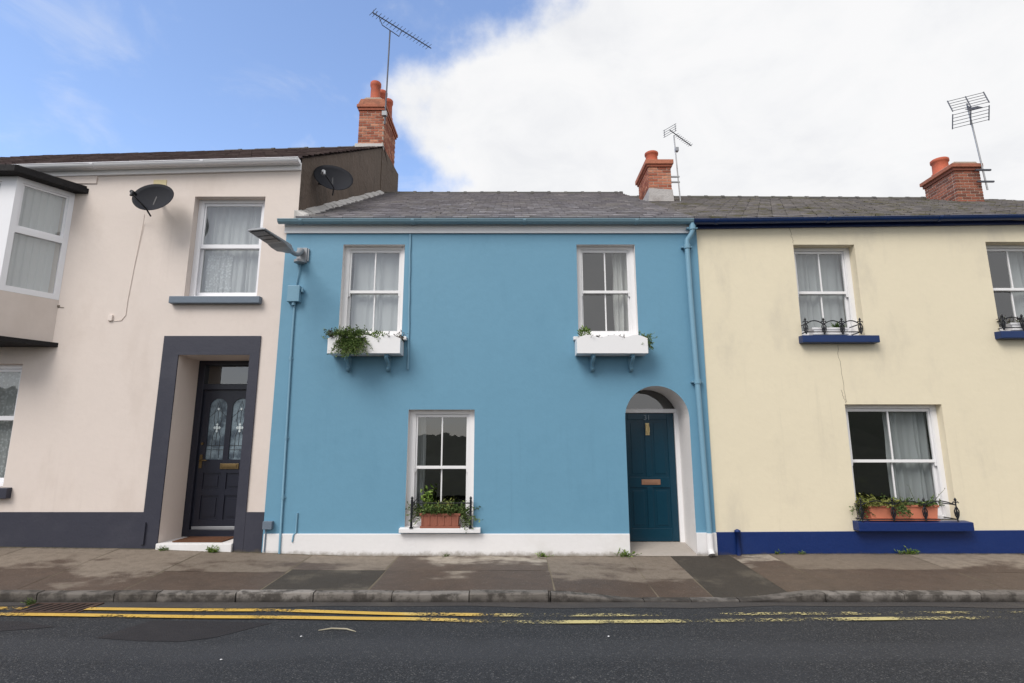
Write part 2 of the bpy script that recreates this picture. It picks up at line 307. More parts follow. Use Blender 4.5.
# ------------------------------------------------------------------ mesh builder
WORLD = {}
class MB:
    def __init__(s): s.v = []; s.f = []; s.m = []; s.sm = []
    def add(s, vs, fs, mat=0, smooth=False):
        o = len(s.v); s.v += [tuple(v) for v in vs]
        for f in fs: s.f.append([i + o for i in f]); s.m.append(mat); s.sm.append(smooth)
        return s
    def quad(s, a, b, c, d, mat=0): return s.add([a, b, c, d], [(0, 1, 2, 3)], mat)
    def box(s, x0, x1, y0, y1, z0, z1, mat=0):
        return s.add([(x0, y0, z0), (x1, y0, z0), (x1, y1, z0), (x0, y1, z0), (x0, y0, z1), (x1, y0, z1), (x1, y1, z1), (x0, y1, z1)],
                     [(0, 3, 2, 1), (4, 5, 6, 7), (0, 1, 5, 4), (1, 2, 6, 5), (2, 3, 7, 6), (3, 0, 4, 7)], mat)
    def prism(s, poly, a, b, axis='x', mat=0):
        """poly: list of 2-D points; extruded from a to b along axis. axis x: (y,z); y: (x,z); z: (x,y)"""
        n = len(poly)
        def P(p, t): return {'x': (t, p[0], p[1]), 'y': (p[0], t, p[1]), 'z': (p[0], p[1], t)}[axis]
        vs = [P(p, a) for p in poly] + [P(p, b) for p in poly]
        fs = [tuple(range(n))[::-1], tuple(range(n, 2 * n))] + [(i, (i + 1) % n, n + (i + 1) % n, n + i) for i in range(n)]
        return s.add(vs, fs, mat)
    def tube(s, pts, r, seg=8, mat=0, cap=True):
        pts = [Vector(p) for p in pts]; rr = r if hasattr(r, '__len__') else [r] * len(pts)
        vs = []; up = None
        for i, p in enumerate(pts):
            t = (pts[min(i + 1, len(pts) - 1)] - pts[max(i - 1, 0)]).normalized()
            if up is None: up = Vector((0, 0, 1)) if abs(t.z) < .9 else Vector((0, 1, 0))
            a = t.cross(up)
            if a.length < 1e-4: a = t.cross(Vector((1, 0, 0)))
            a.normalize(); b = a.cross(t).normalized(); up = b
            for k in range(seg):
                th = 2 * math.pi * k / seg
                vs.append(p + (a * math.cos(th) + b * math.sin(th)) * rr[i])
        fs = []
        for i in range(len(pts) - 1):
            for k in range(seg):
                fs.append((i * seg + k, i * seg + (k + 1) % seg, (i + 1) * seg + (k + 1) % seg, (i + 1) * seg + k))
        s.add(vs, fs, mat, True)
        if cap:
            s.add(vs[:seg], [tuple(range(seg))[::-1]], mat); s.add(vs[-seg:], [tuple(range(seg))], mat)
        return s
    def lathe(s, c, prof, seg=20, mat=0):
        vs = []
        for r, z in prof:
            for k in range(seg):
                t = 2 * math.pi * k / seg; vs.append((c[0] + r * math.cos(t), c[1] + r * math.sin(t), c[2] + z))
        fs = [(i * seg + k, i * seg + (k + 1) % seg, (i + 1) * seg + (k + 1) % seg, (i + 1) * seg + k) for i in range(len(prof) - 1) for k in range(seg)]
        return s.add(vs, fs, mat, True)
    def warp(s, fn): s.v = [tuple(fn(*v)) for v in s.v]; return s
    def build(s, name, mats, parent=None, origin=None, bevel=0, fix=True):
        if not isinstance(mats, (list, tuple)): mats = [mats]
        xs, ys, zs = zip(*s.v)
        if origin is None: origin = ((min(xs) + max(xs)) / 2, (min(ys) + max(ys)) / 2, min(zs))
        o = Vector(origin)
        me = bpy.data.meshes.new(name); me.from_pydata([Vector(v) - o for v in s.v], [], s.f)
        for m in mats: me.materials.append(M[m])
        me.polygons.foreach_set('material_index', s.m); me.polygons.foreach_set('use_smooth', s.sm)
        me.update()
        if fix:
            import bmesh
            bm = bmesh.new(); bm.from_mesh(me); bmesh.ops.recalc_face_normals(bm, faces=bm.faces[:]); bm.to_mesh(me); bm.free()
        ob = bpy.data.objects.new(name, me); COL.objects.link(ob)
        if parent: ob.parent = parent; ob.location = o - WORLD[parent.name]
        else: ob.location = o
        WORLD[ob.name] = o
        if bevel:
            b = ob.modifiers.new('bevel', 'BEVEL'); b.width = bevel; b.segments = 2; b.limit_method = 'ANGLE'; b.angle_limit = R(40)
        return ob
def pane(mb, name, parent):
    o = mb.build(name, 'glass', parent, fix=False)
    if sum(p.normal.y for p in o.data.polygons) > 0: o.data.flip_normals()
    return o
def empty(name, loc):
    o = bpy.data.objects.new(name, None); COL.objects.link(o); o.location = loc; WORLD[o.name] = Vector(loc); o.empty_display_size = .2; return o
def tag(o, label=None, cat=None, group=None, kind=None):
    for k, v in (('label', label), ('category', cat), ('group', group), ('kind', kind)):
        if v: o[k] = v
    return o
def structure(o): o['kind'] = 'structure'; return o
def copy_tree(o, parent=None):
    c = o.copy(); COL.objects.link(c)
    if parent: c.parent = parent
    WORLD[c.name] = WORLD[o.name].copy()
    for ch in list(o.children): copy_tree(ch, c)
    return c

# ================================================================== GROUND
def kz(x):                                   # top of the kerb, dropped for a short run
    f = 1.0
    if .45 < x < 1.54: f = 1 - (x - .45) / 1.09
    elif 1.54 <= x <= 2.65: f = 0
    elif 2.65 < x < 3.65: f = (x - 2.65) / 1.0
    f = f * f * (3 - 2 * f)
    return -.150 + .08 * f
KY = 6.96
mb = MB(); mb.quad((-900, -900, -.6), (900, -900, -.6), (900, 900, -.6), (-900, 900, -.6)); structure(mb.build('ground', 'grass_hill'))
def road_z(y):                               # cambered
    t = (KY - y) / 4.2
    return -.175 + .075 * (1 - (1 - min(t, 1)) ** 2) if t < 1 else -.10 - .075 * ((t - 1) ** 2) * .8
mb = MB(); ys = [KY + .1, KY - .02, 6.6, 6.2, 5.8, 5.3, 4.7, 4, 3, 2, 0, -1.5]
for a, b in zip(ys, ys[1:]): mb.quad((-45, a, road_z(a)), (45, a, road_z(a)), (45, b, road_z(b)), (-45, b, road_z(b)))
structure(mb.build('road', 'asphalt'))
mb = MB()
xs = [-45 + i * .5 for i in range(181)]
for a, b in zip(xs, xs[1:]):
    ea = .22 + .05 * math.sin(a * 1.3) + .03 * math.sin(a * 3.7); eb = .22 + .05 * math.sin(b * 1.3) + .03 * math.sin(b * 3.7)
    mb.quad((a, KY - .005, -.168), (b, KY - .005, -.168), (b, KY - eb, road_z(KY - eb) + .004), (a, KY - ea, road_z(KY - ea) + .004))
structure(mb.build('road_gutter', 'tarmac_gutter'))
def sheet(name, pts, mat, dz=.003):
    mb = MB(); mb.add([(x, y, road_z(y) + dz) for x, y in pts], [tuple(range(len(pts)))]); return structure(mb.build(name, mat))
sheet('road_patch', [(-3.70, 6.19), (-2.93, 6.14), (-2.42, 6.10), (-2.75, 5.62), (-3.0, 5.49), (-3.4, 5.51), (-3.85, 5.60)], 'asphalt_patch')
sheet('road_patch', [(-7.5, 6.2), (-5.0, 6.15), (-4.5, 5.95), (-5.2, 5.72), (-7.5, 5.7)], 'asphalt_patch')
def yellow_line(tab, w, x0, x1):
    mb = MB(); n = 80
    def fy(x):
        for (xa, ya), (xb, yb) in zip(tab, tab[1:]):
            if x <= xb: t = (x - xa) / (xb - xa); t = t * t * (3 - 2 * t); return ya + (yb - ya) * t
        return tab[-1][1]
    for i in range(n):
        a = x0 + (x1 - x0) * i / n; b = x0 + (x1 - x0) * (i + 1) / n
        mb.add([(a, fy(a), road_z(fy(a)) + .013), (b, fy(b), road_z(fy(b)) + .013), (b, fy(b) - w, road_z(fy(b) - w) + .013), (a, fy(a) - w, road_z(fy(a) - w) + .013)], [(0, 1, 2, 3)])
    structure(mb.build('road_marking', 'line'))
inner = [(-14, 6.75), (-5.6, 6.71), (-2.9, 6.63), (-.8, 6.45), (0, 6.42), (5.5, 6.52), (14, 6.55)]
outer = [(-14, 6.52), (-5.5, 6.45), (-2.74, 6.34), (-1.05, 6.27), (0, 6.15), (5.4, 6.31), (14, 6.36)]
yellow_line(inner, .115, -14, -5.40)
yellow_line(inner, .115, -4.70, 14)
yellow_line(outer, .115, -14, 14)

# pavement: concrete bays with joints between them
def pavz(x, y):
    t = (y - (KY + .13)) / (8.9 - KY - .13); t = max(0, min(1.1, t))
    return kz(x) + (.0 - kz(x)) * t + (.10 * max(0, min(1, (-x - 2.4) / 3)) + .04 * max(0, min(1, (-x - 5.5) / 3)) + .03 * max(0, min(1, (x - 2.9) / 1))) * t
mb = MB(); q_ = [-15.5 + i * .25 for i in range(123)]
for a, b in zip(q_, q_[1:]):
    for ya, yb in ((KY + .12, 8.0), (8.0, 9.0)): mb.quad((a, ya, pavz(a, ya) - .003), (b, ya, pavz(b, ya) - .003), (b, yb, pavz(b, yb) - .003), (a, yb, pavz(a, yb) - .003))
structure(mb.build('pavement_bed', 'joint'))
joints = [-15.5, -13.9, -12.3, -10.4, -8.9, -7.3, -5.9, -4.62, -3.0, -1.72, .49, 1.72, 2.37, 3.27, 3.86, 5.9, 7.6, 9.3, 11.2, 13, 15]
mb = MB()
for i, (a, b) in enumerate(zip(joints, joints[1:])):
    dark = i in (8, 12)
    cuts = [(KY + .13, 8.99)]
    if i in (3, 5, 6, 7, 9, 11, 14, 15, 17): cuts = [(KY + .13, 7.9 + .12 * math.sin(i * 5)), (7.9 + .12 * math.sin(i * 5), 8.99)]
    if i == 8: cuts = [(KY + .13, 8.02), (8.02, 8.99)]
    for ci, (y0, y1) in enumerate(cuts):
        y1 -= .008
        k = 5; o = len(mb.v); vs = []
        for yy in range(3):
            for xx in range(k + 1):
                x = a + .016 + (b - a - .016) * xx / k + .015 * math.sin(i * 7 + yy); y = y0 + (y1 - y0) * yy / 2
                vs.append((x, y, pavz(x, y) + random.uniform(-.001, .002)))
        fs = [(yy * (k + 1) + xx, yy * (k + 1) + xx + 1, (yy + 1) * (k + 1) + xx + 1, (yy + 1) * (k + 1) + xx) for yy in range(2) for xx in range(k)]
        mb.add(vs, fs, 1 if dark and (i == 12 or ci == 0) else 0)
structure(mb.build('pavement', ['pavement', 'pavement_dark']))
# kerb stones
mb = MB(); x = -15.5; lens = [.92, .9, .93, .62, .9, .5, .92, .9]
i = 0; edges = []
while x < 15:
    w = lens[i % 8]; i += 1
    if x < .45 < x + w: w = .45 - x
    elif abs(x - .45) < .01: w = 1.09
    elif abs(x - 1.54) < .01: w = .55
    elif abs(x - 2.09) < .01: w = .56
    elif abs(x - 2.65) < .01: w = 1.0
    edges.append((x, x + w)); x += w
for a, b in edges:
    n = 5; vs = []; dy = random.uniform(-.012, .012); dz = random.uniform(-.006, .006)
    for k in range(n + 1):
        xx = a + .006 + (b - a - .012) * k / n; zt = kz(xx) + dz
        ch = .018
        for (y, z) in ((KY + dy, -.26), (KY + dy, zt - ch), (KY + dy + ch * .4, zt - ch * .35), (KY + dy + ch, zt), (KY + .125, zt + .004), (KY + .125, -.26)):
            vs.append((xx, y + random.uniform(-.003, .003), z + random.uniform(-.0025, .0025)))
    fs = [(k * 6 + j, k * 6 + j + 1, (k + 1) * 6 + j + 1, (k + 1) * 6 + j) for k in range(n) for j in range(5)]
    fs += [tuple(range(6)), tuple(n * 6 + j for j in range(6))[::-1]]
    mb.add(vs, fs)
structure(mb.build('kerb', 'kerb'))
# the low hillside across the road, seen only in the window glass
mb = MB(); n = 90
vs = []
for j, (y, h) in enumerate([(-3, -.15), (-9, .5), (-20, 1.4), (-40, 1), (-80, .5)]):
    for k in range(n + 1):
        x = -140 + 280 * k / n
        hh = h
        if j == 3: hh = 2.5 + 4.5 * max(0, min(1, (abs(x + 4) - 16) / 14)) + 1.1 * math.sin(x * .09 + 1) + .5 * math.sin(x * .41) + random.uniform(-.25, .35)  # flanks raised to darken the reflections in the outer ground floor windows
        if j == 2: hh = 1.4 + .6 * math.sin(x * .13) + random.uniform(-.2, .3)
        vs.append((x, y, hh))
mb.add(vs, [(j * (n + 1) + k, j * (n + 1) + k + 1, (j + 1) * (n + 1) + k + 1, (j + 1) * (n + 1) + k) for j in range(4) for k in range(n)])
structure(mb.build('hillside', 'grass_hill'))

# ================================================================== HOUSE PARTS
def wall_front(mb, x0, x1, z0, z1, y, holes, wall=0, rev=1):
    """front face with openings; each hole (hx0,hx1,hz0,hz1,depth,arch,reveal_mat)"""
    xs = sorted({x0, x1, *[h[0] for h in holes], *[h[1] for h in holes]})
    zs = sorted({z0, z1, *[h[2] for h in holes], *[h[3] for h in holes]})
    for xa, xb in zip(xs, xs[1:]):
        for za, zb in zip(zs, zs[1:]):
            cx, cz = (xa + xb) / 2, (za + zb) / 2
            if any(h[0] < cx < h[1] and h[2] < cz < h[3] for h in holes): continue
            mb.quad((xa, y, za), (xb, y, za), (xb, y, zb), (xa, y, zb), wall)
    for h in holes:
        hx0, hx1, hz0, hz1, d, arch = h[:6]; rm = h[6] if len(h) > 6 else rev
        zs_ = hz1 if not arch else hz1 - (hx1 - hx0) / 2
        mb.quad((hx0, y, hz0), (hx0, y + d, hz0), (hx0, y + d, zs_), (hx0, y, zs_), rm)
        mb.quad((hx1, y, hz0), (hx1, y, zs_), (hx1, y + d, zs_), (hx1, y + d, hz0), rm)
        mb.quad((hx0, y, hz0), (hx1, y, hz0), (hx1, y + d, hz0), (hx0, y + d, hz0), rm)
        if not arch:
            mb.quad((hx0, y, hz1), (hx0, y + d, hz1), (hx1, y + d, hz1), (hx1, y, hz1), rm)
        else:
            r = (hx1 - hx0) / 2; cx = (hx0 + hx1) / 2; n = 24
            pt = [(cx - r * math.cos(math.pi * k / n), zs_ + r * math.sin(math.pi * k / n)) for k in range(n + 1)]
            for (a, b) in zip(pt, pt[1:]):
                mb.quad((a[0], y, a[1]), (b[0], y, b[1]), (b[0], y, hz1), (a[0], y, hz1), wall)
                mb.add([(a[0], y, a[1]), (a[0], y + d, a[1]), (b[0], y + d, b[1]), (b[0], y, b[1])], [(0, 1, 2, 3)], rm, True)
def room(mb, x0, x1, z0, z1, y0, depth=2.6, mat=0):
    a, b = x0 - .5, x1 + .5; c, d = z0 - .6, z1 + .35; y1 = y0 + depth
    mb.quad((a, y1, c), (b, y1, c), (b, y1, d), (a, y1, d), mat)
    mb.quad((a, y0, c), (a, y1, c), (a, y1, d), (a, y0, d), mat); mb.quad((b, y0, c), (b, y1, c), (b, y1, d), (b, y0, d), mat)
    mb.quad((a, y0, c), (b, y0, c), (b, y1, c), (a, y1, c), mat); mb.quad((a, y0, d), (b, y0, d), (b, y1, d), (a, y1, d), mat)
    for q in ((a, x0 + .02, c, d), (x1 - .02, b, c, d), (x0 + .02, x1 - .02, c, z0 + .02), (x0 + .02, x1 - .02, z1 - .02, d)):
        mb.quad((q[0], y0, q[2]), (q[1], y0, q[2]), (q[1], y0, q[3]), (q[0], y0, q[3]), mat)
def sash_frame(x0, x1, z0, z1, y, t, w, wb, bars, bt=.022, wt=None):
    mb = MB(); wt = wt or w
    mb.box(x0, x0 + w, y, y + t, z0, z1); mb.box(x1 - w, x1, y, y + t, z0, z1)
    mb.box(x0 + w, x1 - w, y + .001, y + t - .001, z0, z0 + wb); mb.box(x0 + w, x1 - w, y + .001, y + t - .001, z1 - wt, z1)
    for k in range(bars):
        c = x0 + w + (x1 - x0 - 2 * w) * (k + 1) / (bars + 1)
        mb.box(c - bt / 2, c + bt / 2, y + .006, y + t - .006, z0 + wb, z1 - wt)
    return mb
def window(parent, x0, x1, z0, z1, y, fmat='white', bars=1, fw=.07, mid=.5, sill=None, horns=True, rail=.022):
    """sliding sash window: box frame > upper sash, lower sash, pane, sill"""
    mb = MB(); t = .13
    mb.box(x0, x0 + fw, y, y + t, z0, z1); mb.box(x1 - fw, x1, y, y + t, z0, z1)
    mb.box(x0 + fw, x1 - fw, y + .002, y + t, z1 - fw * .75, z1); mb.box(x0 + fw, x1 - fw, y - .012, y + t, z0, z0 + .05)
    mb.box(x0 + fw, x0 + fw + .02, y + .004, y + .022, z0 + .05, z1 - fw * .75); mb.box(x1 - fw - .02, x1 - fw, y + .004, y + .022, z0 + .05, z1 - fw * .75)
    fr = mb.build('window', fmat, parent, bevel=.004)
    a, b = x0 + fw + .003, x1 - fw - .003; c, d = z0 + .052, z1 - fw * .75 - .003; zm = c + (d - c) * mid
    up = sash_frame(a, b, zm - rail, d, y + .026, .04, .045, rail * 2 + .002, bars)
    if horns:
        for hx in (a, b - .045): up.prism([(hx, zm - .022), (hx + .045, zm - .022), (hx + .036, zm - .075), (hx + .009, zm - .075)], y + .028, y + .064, 'y')
    lo = sash_frame(a, b, c, zm + rail, y + .07, .04, .045, .075, bars, wt=rail * 2)
    up.build('sash', fmat, fr, bevel=.003); lo.build('sash', fmat, fr, bevel=.003)
    g = MB()
    g.quad((a + .03, y + .046, zm), (b - .03, y + .046, zm), (b - .03, y + .046, d - .03), (a + .03, y + .046, d - .03))
    g.quad((a + .03, y + .09, c + .05), (b - .03, y + .09, c + .05), (b - .03, y + .09, zm), (a + .03, y + .09, zm))
    pane(g, 'pane', fr)
    if sill:
        sx0, sx1, sz0, sz1, sy0, smat = sill
        m2 = MB(); m2.prism([(sy0, sz0), (y + .0, sz0), (y + .0, sz1 + .018), (sy0, sz1)], sx0, sx1, 'x'); m2.build('sill', smat, fr, bevel=.008)
    return fr
def drape(name, x0, x1, z0, z1, y, mat, label, folds=8, amp=.03, scallop=0):
    mb = MB(); n = folds * 8; vs = []; q1, q2, q3 = random.uniform(0, 6), random.uniform(.21, .33), random.uniform(.5, .8)
    for j in range(5):
        for k in range(n + 1):
            u = k / n; x = x0 + (x1 - x0) * u + .01 * math.sin(j * 2 + k * .7); ph = 2 * math.pi * folds * u; ph += 1.5 * math.sin(ph * q2 + q1) + .7 * math.sin(ph * q3 + j * .15)
            zz = z1 + (z0 - z1) * j / 4
            vs.append((x, y + amp * (math.sin(ph) * (.45 + .14 * j) * (.65 + .45 * math.sin(ph * .23 + q1))) + amp * .3 * math.sin(ph * .41 + 1), zz))
    mb.add(vs, [(j * (n + 1) + k, j * (n + 1) + k + 1, (j + 1) * (n + 1) + k + 1, (j + 1) * (n + 1) + k) for j in range(4) for k in range(n)], 0, True)
    return tag(mb.build(name, mat, fix=False), label, 'curtain')
def slates(x0, x1, eave, ridge, kz_=0, xref=0, e=.30, w=.26, yclip=None):
    """slate courses from eave (y,z) up to ridge (y,z)"""
    mb = MB(); (ya, za), (yb, zb) = eave, ridge
    L = math.hypot(yb - ya, zb - za); uy, uz = (yb - ya) / L, (zb - za) / L; ny, nz = -uz, uy
    rows = int(L / e)
    for r in range(rows + 1):
        s0 = r * e - .02; x = x0 - (w / 2 if r % 2 else 0)
        while x < x1:
            a = max(x + .003, x0); b = min(x + w - .003, x1)
            if b - a > .04:
                j = random.uniform(-.008, .008); h0 = .034 + random.uniform(-.003, .005); h1 = .008; s1 = min(s0 + e + .05, L)
                tw = random.uniform(-.004, .004)
                def P(xx, s, h): return (xx, ya + uy * s + ny * h, za + uz * s + nz * h + kz_ * (xx - xref))
                mb.add([P(a, s0 + j, h0 + tw), P(b, s0 + j, h0 - tw), P(b, s1, h1), P(a, s1, h1), P(a, s0 + j, h0 + tw - .036), P(b, s0 + j, h0 - tw - .036)],
                       [(0, 1, 2, 3), (4, 5, 1, 0)])
            x += w
    # boarding below and the far slope
    mb.add([(x0, ya, za + kz_ * (x0 - xref) - .012), (x1, ya, za + kz_ * (x1 - xref) - .012), (x1, yb, zb - .012 + kz_ * (x1 - xref)), (x0, yb, zb - .012 + kz_ * (x0 - xref))], [(0, 1, 2, 3)])
    mb.add([(x0, yb, zb - .01 + kz_ * (x0 - xref)), (x1, yb, zb - .01 + kz_ * (x1 - xref)), (x1, 2 * yb - ya, za), (x0, 2 * yb - ya, za)], [(0, 1, 2, 3)])
    return mb
def ridge_tiles(x0, x1, y, z, kz_=0, xref=0, step=.46):
    mb = MB(); x = x0
    while x < x1:
        b = min(x + step, x1); r0, r1 = .105, .13
        dz = random.uniform(-.008, .008)
        for (xa, xb, r) in ((x, b - .07, .105), (b - .075, b + .004, .117)):
            vs = []
            for xx in (xa, xb):
                for k in range(9):
                    t = math.pi * (k / 8) ; vs.append((xx, y - r * 1.1 * math.cos(t), z + dz - .05 + r * math.sin(t) + kz_ * (xx - xref)))
            fs = [(k, k + 1, 9 + k + 1, 9 + k) for k in range(8)] + [tuple(range(9)), tuple(range(9, 18))[::-1]]
            mb.add(vs, fs)
        x = b
    return mb
def gutter(x0, x1, y, z, r, fn=None):
    """half-round gutter with joint brackets, open side up"""
    mb = MB(); seg = 10
    def half(xa, xb, rr, th=.004):
        vs = []
        for xx in (xa, xb):
            for k in range(seg + 1):
                t = math.pi * k / seg; vs.append((xx, y - rr * math.cos(t), z - rr * math.sin(t)))
            for k in range(seg + 1):
                t = math.pi * k / seg; vs.append((xx, y - (rr - th) * math.cos(t), z - (rr - th) * math.sin(t)))
        n = seg + 1; fs = []
        for k in range(seg): fs += [(k, k + 1, 2 * n + k + 1, 2 * n + k), (n + k, n + k + 1, 3 * n + k + 1, 3 * n + k)]
        fs += [(0, n, 3 * n, 2 * n), (n - 1, 2 * n - 1, 4 * n - 1, 3 * n - 1)]
        for o in (0, 2 * n): fs += [tuple([o + k for k in range(n)] )]
        mb.add(vs, fs, 0, False)
    half(x0, x1, r)
    x = x0 + .35
    while x < x1 - .1: half(x, x + .055, r + .009); x += 1.85
    mb.tube([(x0, y - r, z), (x1, y - r, z)], .008, 6)
    if fn: mb.warp(fn)
    return mb
def brick_stack(x0, x1, y0, y1, z0, z1, course=.075, bl=.225, brick=1):
    """mortar core with separate bricks laid round it"""
    mb = MB(); mb.box(x0 + .006, x1 - .006, y0 + .006, y1 - .006, z0, z1, 0)
    n = round((z1 - z0) / course); h = (z1 - z0) / n; j = .012
    def brk(a, b, c, d, za, zb):
        q = random.uniform(-.003, .003); mb.box(a, b, c, d, za, zb, brick)
    for r in range(n):
        za, zb = z0 + r * h + j / 2 + .001, z0 + (r + 1) * h - j / 2 - .001; off = bl / 2 if r % 2 else 0
        for (lo, hi, side) in ((x0, x1, 'f'), (x0, x1, 'b'), (y0 + .1, y1 - .1, 'l'), (y0 + .1, y1 - .1, 'r')):
            p = lo - off
            while p < hi:
                a, b = max(p, lo) + (j / 2 if p > lo else 0), min(p + bl, hi) - (j / 2 if p + bl < hi else 0)
                if b - a > .03:
                    pr = random.uniform(0, .004)
                    if side == 'f': brk(a, b, y0 - pr, y0 + .1 - j, za, zb)
                    if side == 'b': brk(a, b, y1 - .1 + j, y1 + pr, za, zb)
                    if side == 'l': brk(x0 - pr, x0 + .1, a, b, za, zb)
                    if side == 'r': brk(x1 - .1, x1 + pr, a, b, za, zb)
                p += bl
    return mb
def pot(c, h, r, parent, mat='pot_clay'):
    mb = MB(); mb.lathe(c, [(r * 1.12, 0), (r * 1.12, h * .12), (r * .97, h * .16), (r * .92, h * .75), (r * 1.02, h * .80), (r * 1.08, h * .84), (r * 1.08, h * .97), (r * 1.0, h), (r * .78, h), (r * .74, h * .3), (.0, h * .3)], 22)
    return mb.build('chimney_pot', mat, parent)
def leaves(mb, c, rad, n, ln=.05, wd=.018, droop=0., up=.4, mat=0, shell=.35):
    for _ in range(n):
        while True:
            d = Vector((random.uniform(-1, 1), random.uniform(-1, 1), random.uniform(-1, 1)))
            if .05 < d.length < 1: break
        d = d.normalized() * (shell + (1 - shell) * random.random() ** .6)
        p = Vector(c) + Vector((d.x * rad[0], d.y * rad[1], d.z * rad[2]))
        leaf(mb, p, d + Vector((random.gauss(0, .5), random.gauss(0, .5), up - droop + random.gauss(0, .4))), ln * random.uniform(.6, 1.3), wd * random.uniform(.7, 1.2), mat)
def leaf(mb, p, d, ln, wd, mat=0):
    d = d.normalized(); a = d.cross(Vector((random.gauss(0, 1), random.gauss(0, 1), random.gauss(0, 1))))
    if a.length < 1e-3: return
    a.normalize(); nrm = a.cross(d)
    m = p + d * ln * .5 - nrm * wd * .15; e = p + d * ln + nrm * wd * .3
    mb.add([p, m + a * wd / 2 + nrm * wd * .25, e, m - a * wd / 2 + nrm * wd * .25, m], [(0, 1, 4), (1, 2, 4), (4, 2, 3), (0, 4, 3)], mat)
def sprig(mb, p, d, ln, nl, lf, wd, mat=0, stem=1, bend=.2):
    """one stem with leaves along it"""
    p = Vector(p); d = Vector(d).normalized(); side = Vector((random.gauss(0, 1), random.gauss(0, 1), 0)) * bend
    pts = [p + d * ln * t + side * ln * t * t + Vector((0, 0, -bend * ln * t * t * .6)) for t in (0, .33, .66, 1)]
    mb.tube(pts, [.004, .0035, .003, .0015], 5, stem, False)
    for k in range(nl):
        t = .12 + .88 * k / max(1, nl - 1); i = min(2, int(t * 3)); q = pts[i].lerp(pts[i + 1], t * 3 - i)
        leaf(mb, q, d * .5 + Vector((random.gauss(0, .8), random.gauss(0, .8), random.gauss(.1, .5))), lf * random.uniform(.7, 1.2), wd, mat)

# ================================================================== BLUE HOUSE
Y = 8.9; YB = 8.88
blue = tag(empty('terraced_house', (-.35, Y, 0)), 'bright blue rendered two-storey house with a dark teal arched door and white plinth', 'house')
BX0, BX1 = -3.775, 3.09
wUL = (-2.81, -1.785, 3.36, 4.925); wUR = (1.075, 2.045, 3.36, 4.925); wLo = (-1.63, -.59, .41, 2.185); dB = (1.78, 2.79, 0., 2.56)
mb = MB()
wall_front(mb, BX0, BX1, -.15, 5.3, YB, [(*wUL, .11, 0, 1), (*wUR, .11, 0, 1), (*wLo, .11, 0, 1), (*dB, .66, 1)])
mb.quad((BX0, YB, -.1), (BX0, YB, 5.25), (BX0, 9.2, 5.25), (BX0, 9.2, -.1)); mb.quad((BX1, YB, -.1), (BX1, 9.2, -.1), (BX1, 9.2, 5.25), (BX1, YB, 5.25))
mb.build('wall', ['blue', 'white_reveal'], blue)
mb = MB(); mb.quad((BX0, 19.5, -.1), (BX1, 19.5, -.1), (BX1, 19.5, 5.35), (BX0, 19.5, 5.35)); mb.build('back_wall', 'blue', blue)
mb = MB()
mb.box(BX0 + .02, dB[0], YB - .022, YB + .01, -.1, .315); mb.box(dB[1], BX1 + .004, YB - .022, YB + .01, -.1, .33)
mb.build('plinth', 'white_plinth', blue, bevel=.008)
mb = MB()
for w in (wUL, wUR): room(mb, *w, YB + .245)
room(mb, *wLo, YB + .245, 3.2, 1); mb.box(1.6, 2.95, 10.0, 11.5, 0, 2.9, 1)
mb.build('interior_wall', ['room', 'dark_room'], blue)
window(blue, *wUL, YB + .105, fw=.065, sill=(-2.9, -1.69, 3.29, 3.345, YB - .09, 'white'))
window(blue, *wUR, YB + .105, fw=.065, sill=(.985, 2.13, 3.29, 3.345, YB - .09, 'white'))
window(blue, *wLo, YB + .105, sill=(-1.70, -.475, .335, .402, YB - .10, 'white'), fw=.085)
# arched doorway
DY = 9.5
dr = MB()
dx0, dx1, dz0, dz1 = 1.83, 2.715, .105, 2.165
dr.box(dx0, dx1, DY + .022, DY + .05, dz0, dz1)
st = .11
dr.box(dx0, dx0 + st, DY, DY + .03, dz0, dz1); dr.box(dx1 - st, dx1, DY, DY + .03, dz0, dz1)
for za, zb in ((dz0, dz0 + .2), (.95, 1.12), (dz1 - .11, dz1)): dr.box(dx0 + st, dx1 - st, DY + .001, DY + .03, za, zb)
cx = (dx0 + dx1) / 2; dr.box(cx - .05, cx + .05, DY + .0015, DY + .03, dz0 + .2, .95); dr.box(cx - .05, cx + .05, DY + .0015, DY + .03, 1.12, dz1 - .11)
for (pa, pb, za, zb) in ((dx0 + st + .05, cx - .1, dz0 + .25, .90), (cx + .1, dx1 - st - .05, dz0 + .25, .90), (dx0 + st + .05, cx - .1, 1.17, dz1 - .16), (cx + .1, dx1 - st - .05, 1.17, dz1 - .16)):
    dr.box(pa, pb, DY + .012, DY + .024, za, zb)
door = dr.build('door', 'teal_door', blue, bevel=.006)
mb = MB(); mb.box(2.135, 2.445, DY - .012, DY + .001, .995, 1.08); mb.box(2.175, 2.405, DY - .02, DY - .011, 1.018, 1.058); mb.build('letter_plate', 'bronze', door, bevel=.004)
mb = MB(); mb.box(2.235, 2.30, DY - .012, DY + .001, 1.80, 2.0)
mb.tube([(2.247, DY - .015, 1.975), (2.247, DY - .04, 1.93), (2.247, DY - .045, 1.85), (2.2675, DY - .045, 1.825), (2.288, DY - .045, 1.85), (2.288, DY - .04, 1.93), (2.288, DY - .015, 1.975)], .0085, 8)
mb.build('knocker', 'pale_brass', door, bevel=.004)
fc = bpy.data.curves.new('house_number', 'FONT'); fc.body = "31"; fc.size = .115; fc.extrude = .006; fc.align_x = 'CENTER'
fc.materials.append(M['number']); ft = bpy.data.objects.new('house_number_text', fc); COL.objects.link(ft); bpy.context.view_layer.update()
nm = bpy.data.meshes.new_from_object(ft.evaluated_get(bpy.context.evaluated_depsgraph_get())); bpy.data.objects.remove(ft)
fo = bpy.data.objects.new('house_number', nm); COL.objects.link(fo); fo.parent = door; fo.rotation_euler = (R(90), 0, 0)
